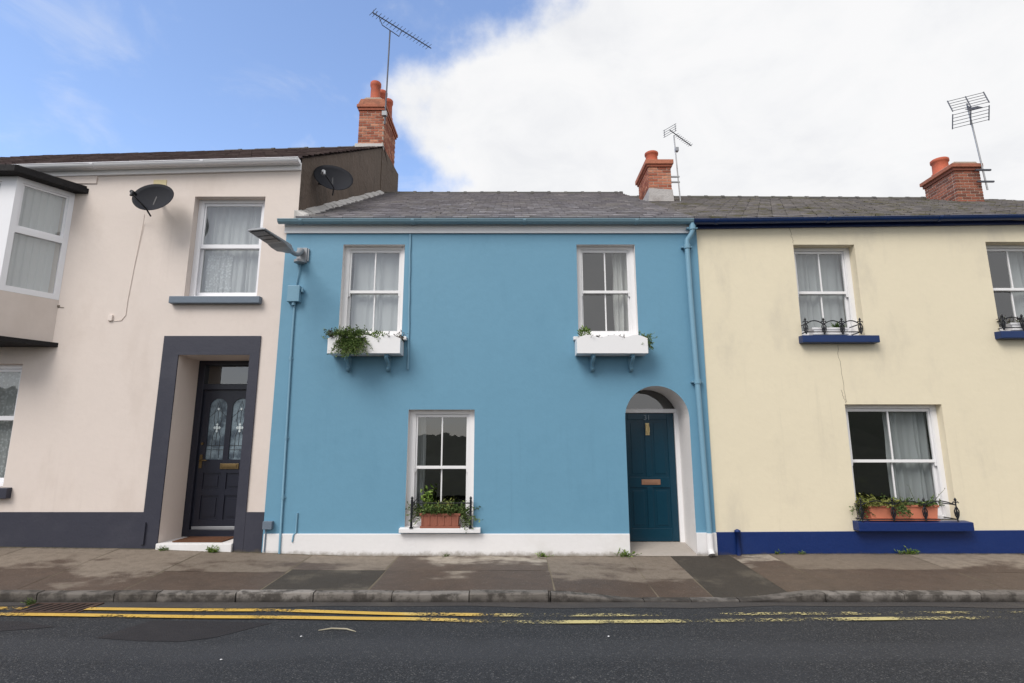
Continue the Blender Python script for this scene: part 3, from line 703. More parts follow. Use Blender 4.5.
fo.location = Vector((2.268, DY - .006, 2.055)) - WORLD[door.name]
mb = MB()
mb.box(1.779, dx0 - .003, DY - .03, DY + .06, .09, 2.166); mb.box(dx1 + .003, 2.791, DY - .03, DY + .06, .09, 2.166)
mb.box(1.779, 2.791, DY - .045, DY + .06, 2.17, 2.235); mb.build('door_frame', 'white', blue, bevel=.005)
mb = MB(); rr = .505; n = 20
pts = [(2.285 - rr * math.cos(math.pi * k / n), 2.055 + rr * math.sin(math.pi * k / n)) for k in range(n + 1)]
pts = [p for p in pts if p[1] > 2.236]; pts = [(pts[0][0] - .02, 2.236)] + pts + [(pts[-1][0] + .02, 2.236)]
mb.add([(x, DY + .02, z) for x, z in pts], [tuple(range(len(pts)))]); fan = pane(mb, 'fanlight', blue)
mb = MB(); mb.prism([(8.85, -.05), (DY + .06, -.05), (DY + .06, .098), (DY - .02, .098), (8.86, .012)], 1.781, 2.789, 'x'); mb.build('doorstep', 'step', blue, bevel=.006)
# eaves
gutter(-3.87, 3.0, 8.755, 5.30, .064).build('gutter', 'teal_gutter', blue)
mb = MB(); mb.box(-3.80, 3.0, 8.845, 8.878, 5.115, 5.30); mb.box(-3.80, 3.0, 8.83, 8.846, 5.225, 5.285); mb.build('fascia', 'white', blue, bevel=.004)
rb = slates(-3.60, 3.03, (8.79, 5.35), (14.4, 8.45)).build('roof', 'blue_slate', blue, fix=False)
ridge_tiles(-3.55, 3.03, 14.4, 8.455).build('ridge', 'ridge', rb)
mb = MB(); ns = 26
for k in range(ns):
    y0 = 8.80 + (14.3 - 8.80) * k / ns; y1 = 8.80 + (14.3 - 8.80) * (k + 1) / ns; z0 = 5.36 + 0.553 * (y0 - 8.80); z1 = 5.36 + 0.553 * (y1 - 8.80)
    w = random.uniform(.15, .20); hh = random.uniform(.085, .11)
    mb.prism([(-3.64, z0 - .02), (-3.64 + w, z0 - .02), (-3.64 + w - .03, z0 + hh * .5), (-3.64, z0 + hh * 1.35)], y0, y1, 'y')
    for q in range(len(mb.v) - 4, len(mb.v)): mb.v[q] = (mb.v[q][0], mb.v[q][1], mb.v[q][2] + (z1 - z0))
mb.build('verge_flashing', 'lead', rb)
# chimney between blue and cream
CX0, CX1, CY0, CY1 = 3.31, 3.86, 12.6, 13.65
ch = brick_stack(CX0, CX1, CY0, CY1, 7.62, 8.30, .075)
ch.box(CX0 - .03, CX1 + .03, CY0 - .03, CY1 + .03, 8.302, 8.36, 1); ch.box(CX0 - .07, CX1 + .06, CY0 - .06, CY1 + .06, 8.364, 8.475, 1)
ch.box(CX0 + .1, CX1 - .1, CY0 + .1, CY1 - .1, 8.47, 8.52, 0)
chb = ch.build('chimney', ['mortar', 'brick'], blue, bevel=.006)
mb = MB(); mb.prism([(CX0 - .008, 7.74), (CX1 + .008, 7.70), (CX1 + .03, 7.40), (CX0 - .03, 7.40)], CY0 - .03, CY1 + .03, 'y'); mb.build('flaunching', 'flaunch', chb)
pot((3.50, 12.95, 8.50), .36, .155, chb)
# pipes and boxes
def pipe(parent, name, pts, r, mat, collars=(), extra=None):
    mb = MB(); mb.tube(pts, r, 12)
    for (p, d) in collars:
        p = Vector(p); d = Vector(d); mb.tube([p - d * .035, p + d * .035], r * 1.28, 12); mb.box(p.x - r * 2.1, p.x + r * 2.1, p.y + r * .2, p.y + r * 1.7, p.z - .012, p.z + .012)
    return mb.build(name, mat, parent)
pipe(blue, 'downpipe', [(2.985, 8.755, 5.25), (2.985, 8.755, 5.13), (2.97, 8.765, 5.07), (2.905, 8.80, 4.98), (2.893, 8.805, 4.9), (2.90, 8.805, 4.0), (2.966, 8.80, .325)], .042, 'pipe_blue',
     [((2.985, 8.755, 5.17), (0, 0, 1)), ((2.894, 8.805, 4.86), (0, 0, 1)), ((2.928, 8.805, 2.62), (0, 0, 1))])
mb = MB(); mb.tube([(2.966, 8.80, .335), (2.966, 8.80, .13), (2.966, 8.79, .08), (2.966, 8.755, .03)], .049, 12); mb.build('pipe_shoe', 'white_plinth', blue)
pipe(blue, 'conduit', [(-3.545, 8.862, 3.93), (-3.545, 8.862, 3.3), (-3.50, 8.858, .33), (-3.495, 8.845, .30), (-3.49, 8.845, .03)], .017, 'pipe_blue',
     [((-3.52, 8.86, 1.75), (0, 0, 1)), ((-3.545, 8.862, 3.0), (0, 0, 1)), ((-3.503, 8.86, .85), (0, 0, 1))])
mb = MB(); mb.tube([(-3.27, 8.868, .62), (-3.27, 8.868, .33), (-3.30, 8.852, .30), (-3.31, 8.852, .2)], .013, 8); mb.build('conduit', 'pipe_blue', blue)
mb = MB(); mb.box(-3.65, -3.45, 8.78, 8.88, 3.92, 4.19); mb.box(-3.43, -3.405, 8.80, 8.87, 4.08, 4.15); mb.tube([(-3.55, 8.83, 3.93), (-3.55, 8.83, 3.87)], .03, 10); mb.build('junction_box', 'pipe_blue', blue, bevel=.008)
mb = MB(); mb.box(-3.76, -3.62, 8.80, 8.88, .385, .50); mb.tube([(-3.72, 8.85, .39), (-3.72, 8.85, .06)], .012, 8); mb.build('meter_box', 'sill_grey', blue, bevel=.006)
mb = MB(); pts = [(-1.70 + .04 * t + .004 * math.sin(t * 30), 8.868, 5.1 - 2.28 * t) for t in [k / 14 for k in range(15)]]; mb.tube(pts, .019, 6); mb.build('wall_cable', 'pipe_blue', blue)

# ================================================================== PINK HOUSE
pink = tag(empty('terraced_house', (-8, Y, 0)), 'pale pink rendered house with dark grey plinth and navy panelled front door', 'house')
k = .029; sl = lambda x, y, z: (x, y, z + k * (x + 3.62))
PX0, PX1 = -13.0, -3.615
pU = (-5.386, -4.19, 4.03, 5.79); pL = (-10.0, -7.85, 1.0, 2.92); dP = (-5.36, -4.215, -.05, 3.06)
mb = MB()
wall_front(mb, PX0, PX1, -.15, 6.33, Y, [(*pU, .14, 0), (*pL, .12, 0), (*dP, .68, 0), (-9.4, -8.05, 4.0, 5.75, .05, 0)], 0, 0)
mb.v = [(x, y, z + (k * (x + 3.62) if z > 6.3 else 0)) for x, y, z in mb.v]
mb.build('wall', 'pink', pink)
mb = MB(); mb.quad((PX0, 19.5, -.1), (PX1, 19.5, -.1), (PX1, 19.5, 6.4), (PX0, 19.5, 6.4)); mb.build('back_wall', 'pink', pink)
mb = MB(); mb.box(-8.3, -7.09, Y - .02, Y + .01, 6.02, 6.24); mb.build('wall_panel', 'pink', pink, bevel=.005)
mb = MB(); z0 = -.12
mb.add([(PX1, 8.9, 5.0), (PX1, 8.9, 6.49), (PX1, 14.4, 9.83), (PX1, 15.9, 9.84), (PX1, 19.5, 6.4), (PX1, 19.5, 5.0)], [(0, 1, 2, 3, 4, 5)])
mb.prism([(-3.66, 14.30), (-3.60, 14.30), (-3.50, 16.0), (-3.66, 16.0)], 8.3, 9.86, 'z')
mb.v = mb.v; mb.build('gable_wall', 'gable', pink)
mb = MB()
mb.box(PX0, -5.62, Y - .018, Y + .01, -.15, .628); mb.box(-4.06, -3.777, Y - .018, Y + .01, -.15, .628)
mb.box(-5.62, -5.361, Y - .022, Y + .01, -.15, 3.37); mb.box(-4.214, -4.06, Y - .022, Y + .01, -.15, 3.37); mb.box(-5.361, -4.214, Y - .022, Y + .01, 3.061, 3.37)
mb.box(-5.60, -5.555, Y - .05, Y - .02, .16, .48)
mb.build('plinth', 'slate_grey', pink)
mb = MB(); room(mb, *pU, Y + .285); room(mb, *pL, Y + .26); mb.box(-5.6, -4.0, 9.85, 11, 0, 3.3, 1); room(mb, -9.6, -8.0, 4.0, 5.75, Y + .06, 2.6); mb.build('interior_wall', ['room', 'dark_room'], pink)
window(pink, *pU, Y + .135, 'upvc', 0, .075, .53, (-5.57, -4.10, 3.90, 4.015, Y - .10, 'sill_grey'), False, .034)
window(pink, *pL, Y + .115, 'upvc', 1, .09, .56, (-10.1, -7.70, .83, .985, Y - .09, 'slate_grey'), False, .034)
# front door
DP = 9.55
dr = MB(); dx0, dx1, dz0, dz1 = -5.245, -4.335, .30, 2.56; st = .115
dr.box(dx0, dx0 + st, DP, DP + .045, dz0, dz1); dr.box(dx1 - st, dx1, DP, DP + .045, dz0, dz1)
cx = (dx0 + dx1) / 2; dr.box(cx - .045, cx + .045, DP + .001, DP + .044, dz0, dz1)
for za, zb in ((dz0, .44), (.82, .92), (1.18, 1.40), (2.42, dz1)):
    dr.box(dx0 + st, cx - .045, DP + .002, DP + .044, za, zb); dr.box(cx + .045, dx1 - st, DP + .002, DP + .044, za, zb)
for za, zb in ((.44, .82), (.92, 1.18)):
    for a, b in ((dx0 + st, cx - .045), (cx + .045, dx1 - st)):
        dr.box(a, b, DP + .02, DP + .035, za, zb); dr.box(a + .045, b - .045, DP + .008, DP + .03, za + .045, zb - .045)
for a, b in ((dx0 + st, cx - .045), (cx + .045, dx1 - st)):        # arched heads over the two lights
    r = (b - a) / 2; c = (a + b) / 2; n = 12; zc = 2.42 - r
    for q in range(n):
        t0, t1 = math.pi * q / n, math.pi * (q + 1) / n
        dr.prism([(c - r * math.cos(t0), zc + r * math.sin(t0)), (c - r * math.cos(t1), zc + r * math.sin(t1)), (c - r * math.cos(t1), 2.4205), (c - r * math.cos(t0), 2.4205)], DP + .003, DP + .043, 'y')
door2 = dr.build('door', 'navy_door', pink)
def leaded():
    m, n, l, b = new_mat('obscured_leaded_glass'); p = pos(n)
    sx = n.new('ShaderNodeSeparateXYZ'); l.new(p, sx.inputs[0])
    v = noise(n, l, p, 60, 4)
    c = mixc(n, l, v, lin(84, 100, 112), lin(150, 168, 178)); c = mixc(n, l, maprange(n, l, noise(n, l, p, 5, 4), .4, .65), c, lin(66, 78, 90))
    l.new(c, b.inputs['Base Color']); b.inputs['Roughness'].default_value = .18; bump(n, l, b, v, .5, .01); return m
M['leaded'] = leaded(); M['lead_came'] = paint('dark_lead_came', lin(48, 52, 58), .5, .1, 0); M['bevel_glass'] = paint('pale_bevelled_glass', lin(214, 226, 230), .1, .04, 0)
for a, b in ((dx0 + st, cx - .045), (cx + .045, dx1 - st)):
    mb = MB(); mb.box(a, b, DP + .022, DP + .03, 1.40, 2.42, 0); c = (a + b) / 2
    def came(pts): mb.tube([(x, DP + .021, z) for x, z in pts], .0045, 5, 1, False)
    q = (b - a)
    came([(c - q * .22, 1.42), (c - q * .22, 1.78), (c - q * .10, 1.9), (c - q * .22, 2.05), (c - q * .2, 2.2), (c, 2.38), (c + q * .2, 2.2), (c + q * .22, 2.05), (c + q * .10, 1.9), (c + q * .22, 1.78), (c + q * .22, 1.42)])
    came([(a, 1.56), (b, 1.56)]); came([(a, 1.63), (b, 1.63)]); came([(a, 2.1), (c, 2.24), (b, 2.1)]); came([(c, 1.63), (c, 1.86)]); came([(c, 1.99), (c, 2.3)])
    for (ox, oz, s_) in ((0, 1.925, .036), (-.04, 1.925, .022), (.04, 1.925, .022), (0, 1.87, .02), (0, 1.98, .02), (0, 2.24, .02)):
        mb.prism([(c + ox - s_, oz), (c + ox, oz - s_ * 1.2), (c + ox + s_, oz), (c + ox, oz + s_ * 1.2)], DP + .012, DP + .021, 'y', 2)
    mb.build('leaded_light', ['leaded', 'lead_came', 'bevel_glass'], door2, fix=False)
mb = MB(); mb.box(-4.86, -4.55, DP - .012, DP + .001, 1.245, 1.335); mb.box(-4.83, -4.58, DP - .02, DP - .011, 1.265, 1.315); mb.build('letter_plate', 'brass', door2, bevel=.004)
mb = MB(); mb.box(-5.212, -5.165, DP - .01, DP + .001, 1.26, 1.48); mb.tube([(-5.19, DP - .01, 1.39), (-5.19, DP - .05, 1.39), (-5.15, DP - .055, 1.39), (-5.07, DP - .05, 1.385)], .011, 8); mb.build('handle', 'brass', door2)
mb = MB(); mb.tube([(-5.19, DP, 1.66), (-5.19, DP - .018, 1.66)], .022, 10); mb.build('lock', 'brass', door2)
mb = MB(); mb.box(dx0 + .02, dx1 - .02, DP - .03, DP + .001, .285, .335); mb.build('weather_bar', 'lamp_grey', door2, bevel=.006)
mb = MB(); mb.box(-5.359, dx0 - .004, DP - .05, DP + .1, .18, 3.06); mb.box(dx1 + .004, -4.216, DP - .05, DP + .1, .18, 3.06); mb.box(dx0 - .004, dx1 + .004, DP - .05, DP + .1, 2.564, 2.66); mb.box(dx0 - .004, dx1 + .004, DP - .049, DP + .1, 2.98, 3.06)
mb.box(dx0 - .004, dx1 + .004, DP - .05, DP + .1, .18, .285)
mb.build('door_frame', 'navy_door', pink, bevel=.005)
mb = MB(); mb.quad((dx0, DP + .02, 2.66), (dx1, DP + .02, 2.66), (dx1, DP + .02, 2.98), (dx0, DP + .02, 2.98)); pane(mb, 'transom_light', pink)
mb = MB(); mb.box(-5.358, -4.217, 8.84, DP + .06, -.05, .175); mb.build('doorstep', 'white_plinth', pink, bevel=.008)
# eaves and roof
gutter(PX0, -3.60, 8.75, 6.40, .062, sl).build('gutter', 'upvc', pink)
mb = MB(); mb.box(PX0, PX1, 8.86, 8.898, 6.265, 6.40); mb.box(PX0, PX1, 8.80, 8.862, 6.35, 6.385); mb.warp(sl); mb.build('fascia', 'white', pink)
rp = slates(PX0, PX1 + .05, (8.79, 6.45), (14.4, 9.86), k, -3.6).build('roof', 'brown_slate', pink, fix=False)
ridge_tiles(-8.0, -4.35, 14.4, 9.84, k, -3.6).build('ridge', 'ridge', rp)
X0, X1, Y0, Y1 = -4.31, -3.60, 14.34, 15.85
mb = brick_stack(X0, X1, Y0, Y1, 9.90, 10.95, .078)
mb.box(X0 - .03, X1 + .03, Y0 - .03, Y1 + .03, 10.953, 11.03, 1); mb.box(X0 - .07, X1 + .06, Y0 - .06, Y1 + .06, 11.035, 11.12, 1)
mb.prism([(X0 - .05, 11.124), (X1 + .04, 11.124), (X1 - .02, 11.30), (X0 + .03, 11.30)], Y0 - .03, Y1 + .03, 'y', 1); mb.prism([(X0 + .02, 11.302), (X1 - .02, 11.302), (X1 - .15, 11.40), (X0 + .15, 11.40)], Y0 + .05, Y1 - .05, 'y', 0)
cp = mb.build('chimney', ['mortar', 'brick'], pink, bevel=.006)
mb = MB(); mb.box(X0 - .06, X1 + .012, Y0 - .07, Y0 + .12, 9.78, 9.905); mb.build('flashing', 'lead', cp, bevel=.01)
for yy, xx in ((14.66, -3.97), (15.08, -3.88), (15.5, -3.80)): pot((xx, yy, 11.36), .68, .145, cp)
# oriel bay on the upper floor
A, B = (-7.43, 8.898), (-7.86, 8.27); C = (-9.75, 8.27); D = (-10.18, 8.898)
bay = MB(); bay.prism([A, B, C, D], 3.26, 3.97, 'z'); bay = bay.build('bay_window', 'pink', pink)
mb = MB(); mb.prism([(-7.21, 8.899), (-7.76, 8.08), (-9.85, 8.08), (-10.4, 8.899)], 5.84, 5.93, 'z'); mb.prism([(-7.25, 8.899), (-7.80, 8.14), (-9.81, 8.14), (-10.36, 8.899)], 5.932, 5.975, 'z'); mb.build('bay_roof', 'black_felt', bay)
mb = MB(); mb.prism([(-7.33, 8.899), (-7.80, 8.20), (-9.85, 8.20), (-10.3, 8.899)], 3.19, 3.258, 'z'); mb.build('bay_base', 'black_felt', bay)
def facet(p, q, bars, w=.075):
    p, q = Vector((*p, 0)), Vector((*q, 0)); L = (q - p).length; u = (q - p) / L; nn = Vector((u.y, -u.x, 0))
    if nn.y > 0: nn = -nn
    mb = MB(); fr = sash_frame(0, L, 3.972, 5.838, 0, .08, w, .09, 0, wt=.08); fr.box(w, L - w, .0, .075, 4.93, 5.02)
    sh = sash_frame(w, L - w, 5.022, 5.755, .018, .05, .03, .03, 0)
    fr.add(sh.v, sh.f)
    def tf(x, y, z): w = p + u * x - nn * y; return (w.x, w.y, z)
    fr.warp(tf); fr.build('frame', 'upvc', bay)
    g = MB(); g.quad((.09, .04, 4.06), (L - .09, .04, 4.06), (L - .09, .04, 5.76), (.09, .04, 5.76)); g.warp(tf); pane(g, 'pane', bay)
facet(A, B, 0); facet(B, ((B[0] + C[0]) / 2, 8.27), 0, .24); facet(((B[0] + C[0]) / 2 - .002, 8.27), C, 0, .24); facet(C, D, 0)
mb = MB(); mb.box(-7.62, -7.40, Y - .012, Y + .005, 3.86, 3.885)
mb.tube([(-7.58, Y - .003, 3.88), (-7.45, Y - .003, 3.85), (-7.33, Y - .003, 3.845)], .006, 5); mb.build('wall_crack', 'crack', pink)

# ================================================================== CREAM HOUSE
cream = tag(empty('terraced_house', (8, Y, 0)), 'cream painted house with navy blue plinth, navy sills and navy gutter', 'house')
kc = .0145; sc_ = lambda x, y, z: (x, y, z + kc * (x - 3.1))
YX0, YX1 = 3.085, 13.5
yU = (4.70, 5.72, 3.37, 4.93); yR = (7.92, 8.94, 3.44, 4.98); yL = (5.27, 6.80, .51, 2.27)
mb = MB()
wall_front(mb, YX0, YX1, -.15, 5.36, Y, [(*yU, .16, 0), (*yR, .16, 0), (*yL, .13, 0)], 0, 0)
mb.quad((YX1, 8.9, -.1), (YX1, 19.5, -.1), (YX1, 19.5, 5.35), (YX1, 8.9, 5.35))
mb.quad((YX1, 19.5, -.1), (YX0, 19.5, -.1), (YX0, 19.5, 5.35), (YX1, 19.5, 5.35))
mb.build('wall', 'cream', cream)
def crackline(x, za, zb, seed):
    mb = MB()
    random.seed(seed); pts = []; n = 14
    for q in range(n + 1): pts.append((x + random.uniform(-.012, .012) + .05 * q / n, Y - .0005, za + (zb - za) * q / n))
    mb.tube(pts, .0028, 4, 0, False); mb.build('wall_crack', 'crack', cream)
crackline(4.66, 5.28, 4.95, 1); crackline(5.25, 3.22, 2.3, 2); crackline(5.24, 2.5, 2.28, 3)
random.seed(11)
mb = MB(); mb.box(YX0 + .012, YX1, Y - .02, Y + .01, -.15, .335); mb.warp(lambda x, y, z: (x, y, z + (.006 * (x - 3.1) if z > 0 else 0))); mb.build('plinth', 'navy_plinth', cream, bevel=.006)
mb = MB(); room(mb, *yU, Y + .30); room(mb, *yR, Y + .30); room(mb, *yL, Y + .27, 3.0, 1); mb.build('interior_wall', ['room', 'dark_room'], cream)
window(cream, *yU, Y + .155, 'white', 1, .07, .5, (4.64, 5.87, 3.245, 3.36, Y - .13, 'navy'), True)
window(cream, *yR, Y + .155, 'white', 1, .07, .5, (7.82, 9.05, 3.315, 3.43, Y - .13, 'navy'), True)
window(cream, *yL, Y + .125, 'white', 1, .075, .5, (5.19, 6.91, .365, .495, Y - .16, 'navy_plinth'), True)
mb = MB(); mb.tube([(3.405, 8.845, .0), (3.405, 8.845, .34), (3.405, 8.845, .342), (3.405, 8.845, .365), (3.405, 8.845, .385)], [.035, .035, .046, .046, .012], 12); mb.build('standpipe', 'navy_plinth', cream)
gutter(3.005, YX1, 8.752, 5.295, .066, sc_).build('gutter', 'navy', cream)
mb = MB(); mb.box(3.1, YX1, 8.85, 8.899, 5.20, 5.33); mb.box(3.1, YX1, 8.82, 8.851, 5.295, 5.325); mb.warp(sc_); mb.build('fascia', 'navy_plinth', cream)
rc = slates(3.03, YX1, (8.79, 5.35), (14.4, 8.33), -.006, 3.1).build('roof', 'mossy_slate', cream, fix=False)
ridge_tiles(3.05, 11.3, 14.4, 8.345, -.006, 3.1).build('ridge', 'ridge', rc)
X0, X1, Y0, Y1 = 11.42, 12.08, 13.4, 14.45
mb = brick_stack(X0, X1, Y0, Y1, 7.75, 8.62, .078)
mb.box(X0 - .03, X1 + .03, Y0 - .03, Y1 + .03, 8.622, 8.70, 1); mb.box(X0 - .08, X1 + .06, Y0 - .07, Y1 + .06, 8.705, 8.80, 1); mb.prism([(X0 - .04, 8.804), (X1 + .02, 8.804), (X1 - .06, 8.88), (X0 + .04, 8.88)], Y0, Y1, 'y', 0)
cc = mb.build('chimney', ['mortar', 'dark_brick'], cream, bevel=.006)
pot((11.66, 14.1, 8.84), .46, .20, cc)

# ================================================================== CURTAINS
drape('net_curtain', -5.345, -4.225, 4.05, 5.775, Y + .335, 'net', 'white gathered net curtain behind the upper window of the pink house', 11, .03)
drape('lace_curtain', -5.25, -4.80, 4.06, 4.86, Y + .30, 'lace', 'lace half curtain in the lower pane of the pink upper window beside the dish', 7, .02)
drape('lace_curtain', -9.9, -7.92, 1.02, 2.88, Y + .32, 'lace', 'patterned lace curtain in the ground floor window at the edge of the pink house', 18, .025)
drape('net_curtain', -2.70, -1.9, 3.40, 4.89, YB + .275, 'net', 'pale net curtain filling the upper window above the bushy window box', 6, .02)
drape('curtain', 1.72, 2.0, 3.38, 4.88, YB + .33, 'curtain', 'white curtain drawn to one side of the upper window above the blue house door', 3, .05)
drape('curtain', -1.54, -1.40, .45, 2.14, YB + .33, 'sheer', 'grey curtain at the side of the ground floor window of the blue house', 2, .04)
drape('net_curtain', 4.78, 5.24, 3.40, 4.90, Y + .34, 'sheer', 'grey sheer curtain on one side of the cream house window nearest the downpipe', 4, .04)
drape('net_curtain', 5.23, 5.66, 3.40, 4.90, Y + .34, 'sheer', 'grey sheer curtain beside the joint of the cream upper window, over the small potted plant', 3, .04)
drape('net_curtain', 6.06, 6.74, .55, 2.24, Y + .31, 'sheer', 'grey sheer curtain half covering the window above the terracotta trough', 6, .045)
drape('curtain', 8.55, 8.86, 3.46, 4.95, Y + .34, 'sheer', 'grey curtain in the upper cream window at the edge of the picture', 3, .04)

mb = MB(); poly = [(-7.60, 8.86), (-7.93, 8.40), (-9.68, 8.40), (-10.0, 8.86)]; pts = []  # net added so the bay panes look pale with reflected sky
for (p, q) in zip(poly, poly[1:]):
    for i in range(40): t = i / 40; w_ = .014 * math.sin(i * .95); pts.append((p[0] + (q[0] - p[0]) * t, p[1] + (q[1] - p[1]) * t + w_))
mb.add([(x, y, z) for z in (4.0, 5.76) for x, y in pts], [(i, i + 1, 120 + i + 1, 120 + i) for i in range(119)], 0, True)
tag(mb.build('net_curtain', 'net', fix=False), 'white net added behind the upper bay window panes as their pale sky reflection', 'curtain')
# ================================================================== WALL FITTINGS
lamp = tag(empty('street_lamp', (-3.48, 8.88, 4.55)), 'grey flat-headed street lamp on a bent arm fixed to the blue wall', 'street lamp')
mb = MB(); mb.box(-3.57, -3.40, 8.855, 8.885, 4.60, 4.86); mb.box(-3.385, -3.365, 8.845, 8.88, 4.62, 4.84); mb.tube([(-3.49, 8.80, 4.62), (-3.49, 8.80, 4.58)], .09, 14); mb.build('mounting_plate', 'lamp_grey', lamp, bevel=.005)
mb = MB(); mb.tube([(-3.49, 8.84, 4.80), (-3.49, 8.76, 4.74), (-3.50, 8.72, 4.70), (-3.50, 8.62, 4.665), (-3.535, 8.34, 4.665)], [.055, .05, .042, .036, .036], 12); mb.build('arm', 'lamp_grey', lamp)
mb = MB(); mb.tube([(-3.49, 8.85, 4.60), (-3.545, 8.865, 4.19)], .01, 6); mb.build('cable', 'pipe_blue', lamp)
# lamp head: long flat shell, wide at the far end
a = Vector((-3.525, 8.38, 4.66)); b = Vector((-3.70, 7.66, 4.70)); u = (b - a).normalized(); sdir = u.cross(Vector((0, 0, 1))).normalized(); up = sdir.cross(u).normalized(); L = (b - a).length
mb = MB(); st = [(-.08, .05, .05, .035), (.02, .085, .06, .05), (.08, .13, .055, .06), (.20, .145, .045, .05), (.29, .15, .04, .024), (L, .15, .02, .012)]
vs = []
for t, w, h, d in st:
    p = a + u * t
    for (sx_, hz) in ((-1, -d), (-1.0, h * .3), (-.7, h), (.7, h), (1.0, h * .3), (1, -d)): vs.append(p + sdir * w * sx_ + up * hz)
n = 6; fs = [(i * n + q, i * n + (q + 1) % n, (i + 1) * n + (q + 1) % n, (i + 1) * n + q) for i in range(len(st) - 1) for q in range(n)] + [tuple(range(n)), tuple((len(st) - 1) * n + q for q in range(n))]
mb.add(vs, fs); head = mb.build('lamp_head', 'lamp_grey', lamp, bevel=.006)
for t0, t1 in ((.34, .44), (.46, .56), (.58, L - .03)):
    pts = []
    mb = MB(); vs = []
    for hz in (-.034, -.026):
        for t, s_ in ((t0, -1), (t0, 1), (t1, 1), (t1, -1)): vs.append(a + u * t + sdir * .118 * s_ + up * (hz + .02 * (t - .3)))
    mb.add(vs, [(0, 1, 2, 3), (4, 5, 6, 7), (0, 1, 5, 4), (1, 2, 6, 5), (2, 3, 7, 6), (3, 0, 4, 7)]); mb.build('led_panel', 'led', head)

def satellite_dish(c, nrm, w, h, wallpt, label, cable=None, lnb_side=-1):
    root = tag(empty('satellite_dish', wallpt), label, 'satellite dish', 'satellite dishes on the pink house')
    nrm = Vector(nrm).normalized(); sx_ = Vector((0, 0, 1)).cross(nrm).normalized(); sz = nrm.cross(sx_).normalized(); c = Vector(c)
    mb = MB(); nr, ns = 7, 40; vs = []
    for side in (0, 1):
        for i in range(nr + 1):
            r = i / nr
            for q in range(ns):
                t = 2 * math.pi * q / ns; x, z = math.cos(t) * r, math.sin(t) * r
                ww = w / 2 * (1 + .06 * math.sin(t)); vs.append(c + sx_ * x * ww + sz * z * h / 2 + nrm * (.085 * r * r - side * .006 + (.008 if i == nr else 0)))
    fs = []
    for side in (0, 1):
        o = side * (nr + 1) * ns
        for i in range(nr):
            for q in range(ns): fs.append((o + i * ns + q, o + i * ns + (q + 1) % ns, o + (i + 1) * ns + (q + 1) % ns, o + (i + 1) * ns + q))
    o1, o2 = nr * ns, (nr + 1) * ns + nr * ns
    fs += [(o1 + q, o1 + (q + 1) % ns, o2 + (q + 1) % ns, o2 + q) for q in range(ns)]
    mb.add(vs, fs, 0, True); mb.build('reflector', 'dish', root, fix=False)
    foot = c - sz * h * .50 + nrm * .06; tip = c - sz * h * .22 + nrm * .30 - sx_ * .20
    mb = MB(); mb.tube([foot - nrm * .10, foot + nrm * .08, tip], .013, 8); mb.build('feed_arm', 'black_metal', root)
    mb = MB(); mb.tube([tip + sz * .02, tip - nrm * .10 + sz * .06], [.028, .034], 12); mb.tube([tip + sz * .02 + sx_ * .02, tip - sz * .07 + sx_ * .02], .02, 8); mb.build('receiver', 'black_metal' if lnb_side < 0 else 'lamp_grey', root)
    wp = Vector(wallpt); bk = c - nrm * .02
    mb = MB(); mb.tube([wp, wp.lerp(bk, .55) + Vector((0, 0, -.05)), bk], .02, 8); mb.tube([bk - sz * .1, bk + sz * .1], .03, 8); mb.build('bracket', 'black_metal', root)
    if cable:
        mb = MB(); mb.tube(cable, .0045, 6); mb.build('cable', 'crack_pale', root)
    return root
satellite_dish((-5.84, 8.58, 5.56), (.10, -.90, .36), .62, .60, (-5.98, 8.90, 5.75), 'dark satellite dish with a trailing cable on the pink front wall',
               [(-6.10, 8.75, 5.40), (-6.20, 8.885, 5.30), (-6.26, 8.893, 4.6), (-6.30, 8.893, 3.95), (-6.30, 8.893, 3.72), (-6.36, 8.893, 3.63), (-6.46, 8.893, 3.62), (-6.53, 8.893, 3.66)])
satellite_dish((-3.30, 9.6, 6.42), (.35, -.80, .40), .70, .66, (-3.615, 9.75, 6.45), 'dark grey satellite dish on the brown gable wall below the tall brick chimney', None, 1)
mb = MB(); mb.box(-6.12, -5.90, 8.890, 8.902, 5.97, 6.09); mb.build('wall_patch', 'patch_yellow', pink)
mb = MB(); mb.box(-6.57, -6.50, 8.87, 8.902, 3.62, 3.72); mb.build('cable_outlet', 'crack_pale', pink, bevel=.006)

# aerials
def boom_elements(mb, a, b, n, ln, r=.005, vertical=False, taper=0):
    a, b = Vector(a), Vector(b); u = (b - a).normalized(); s_ = Vector((0, 0, 1)) if vertical else u.cross(Vector((0, 0, 1))).normalized()
    for k_ in range(n):
        p = a.lerp(b, (k_ + .4) / n); l2 = ln * (1 - taper * k_ / n); mb.tube([p - s_ * l2 / 2, p + s_ * l2 / 2], r, 5)
ae = tag(empty('tv_aerial', (-3.54, 14.27, 10.5)), 'long many-toothed television aerial on the tall mast beside three chimney pots', 'aerial', 'television aerials on the roofs')
mb = MB(); mb.tube([(-3.55, 14.22, 10.45), (-3.52, 14.22, 13.42)], .022, 8); mb.build('mast', 'aerial_dark', ae)
mb = MB(); mb.tube([(-3.56, 14.22, 10.62), (-3.58, 14.40, 10.62)], .02, 6); mb.build('bracket', 'galv', ae)
mb = MB(); mb.tube([(-3.56, 14.22, 11.0), (-3.58, 14.32, 11.0)], .02, 6); mb.build('bracket', 'galv', ae)
mb = MB(); mb.box(-3.63, -3.50, 14.16, 14.26, 10.70, 10.83); mb.build('splitter_box', 'lamp_grey', ae)
mb = MB(); mb.tube([(-3.93, 13.76, 13.62), (-2.48, 15.20, 13.62)], .016, 8); mb.tube([(-3.78, 13.96, 13.62), (-3.70, 14.03, 13.44), (-3.30, 14.43, 13.40), (-3.25, 14.47, 13.60)], .012, 6)
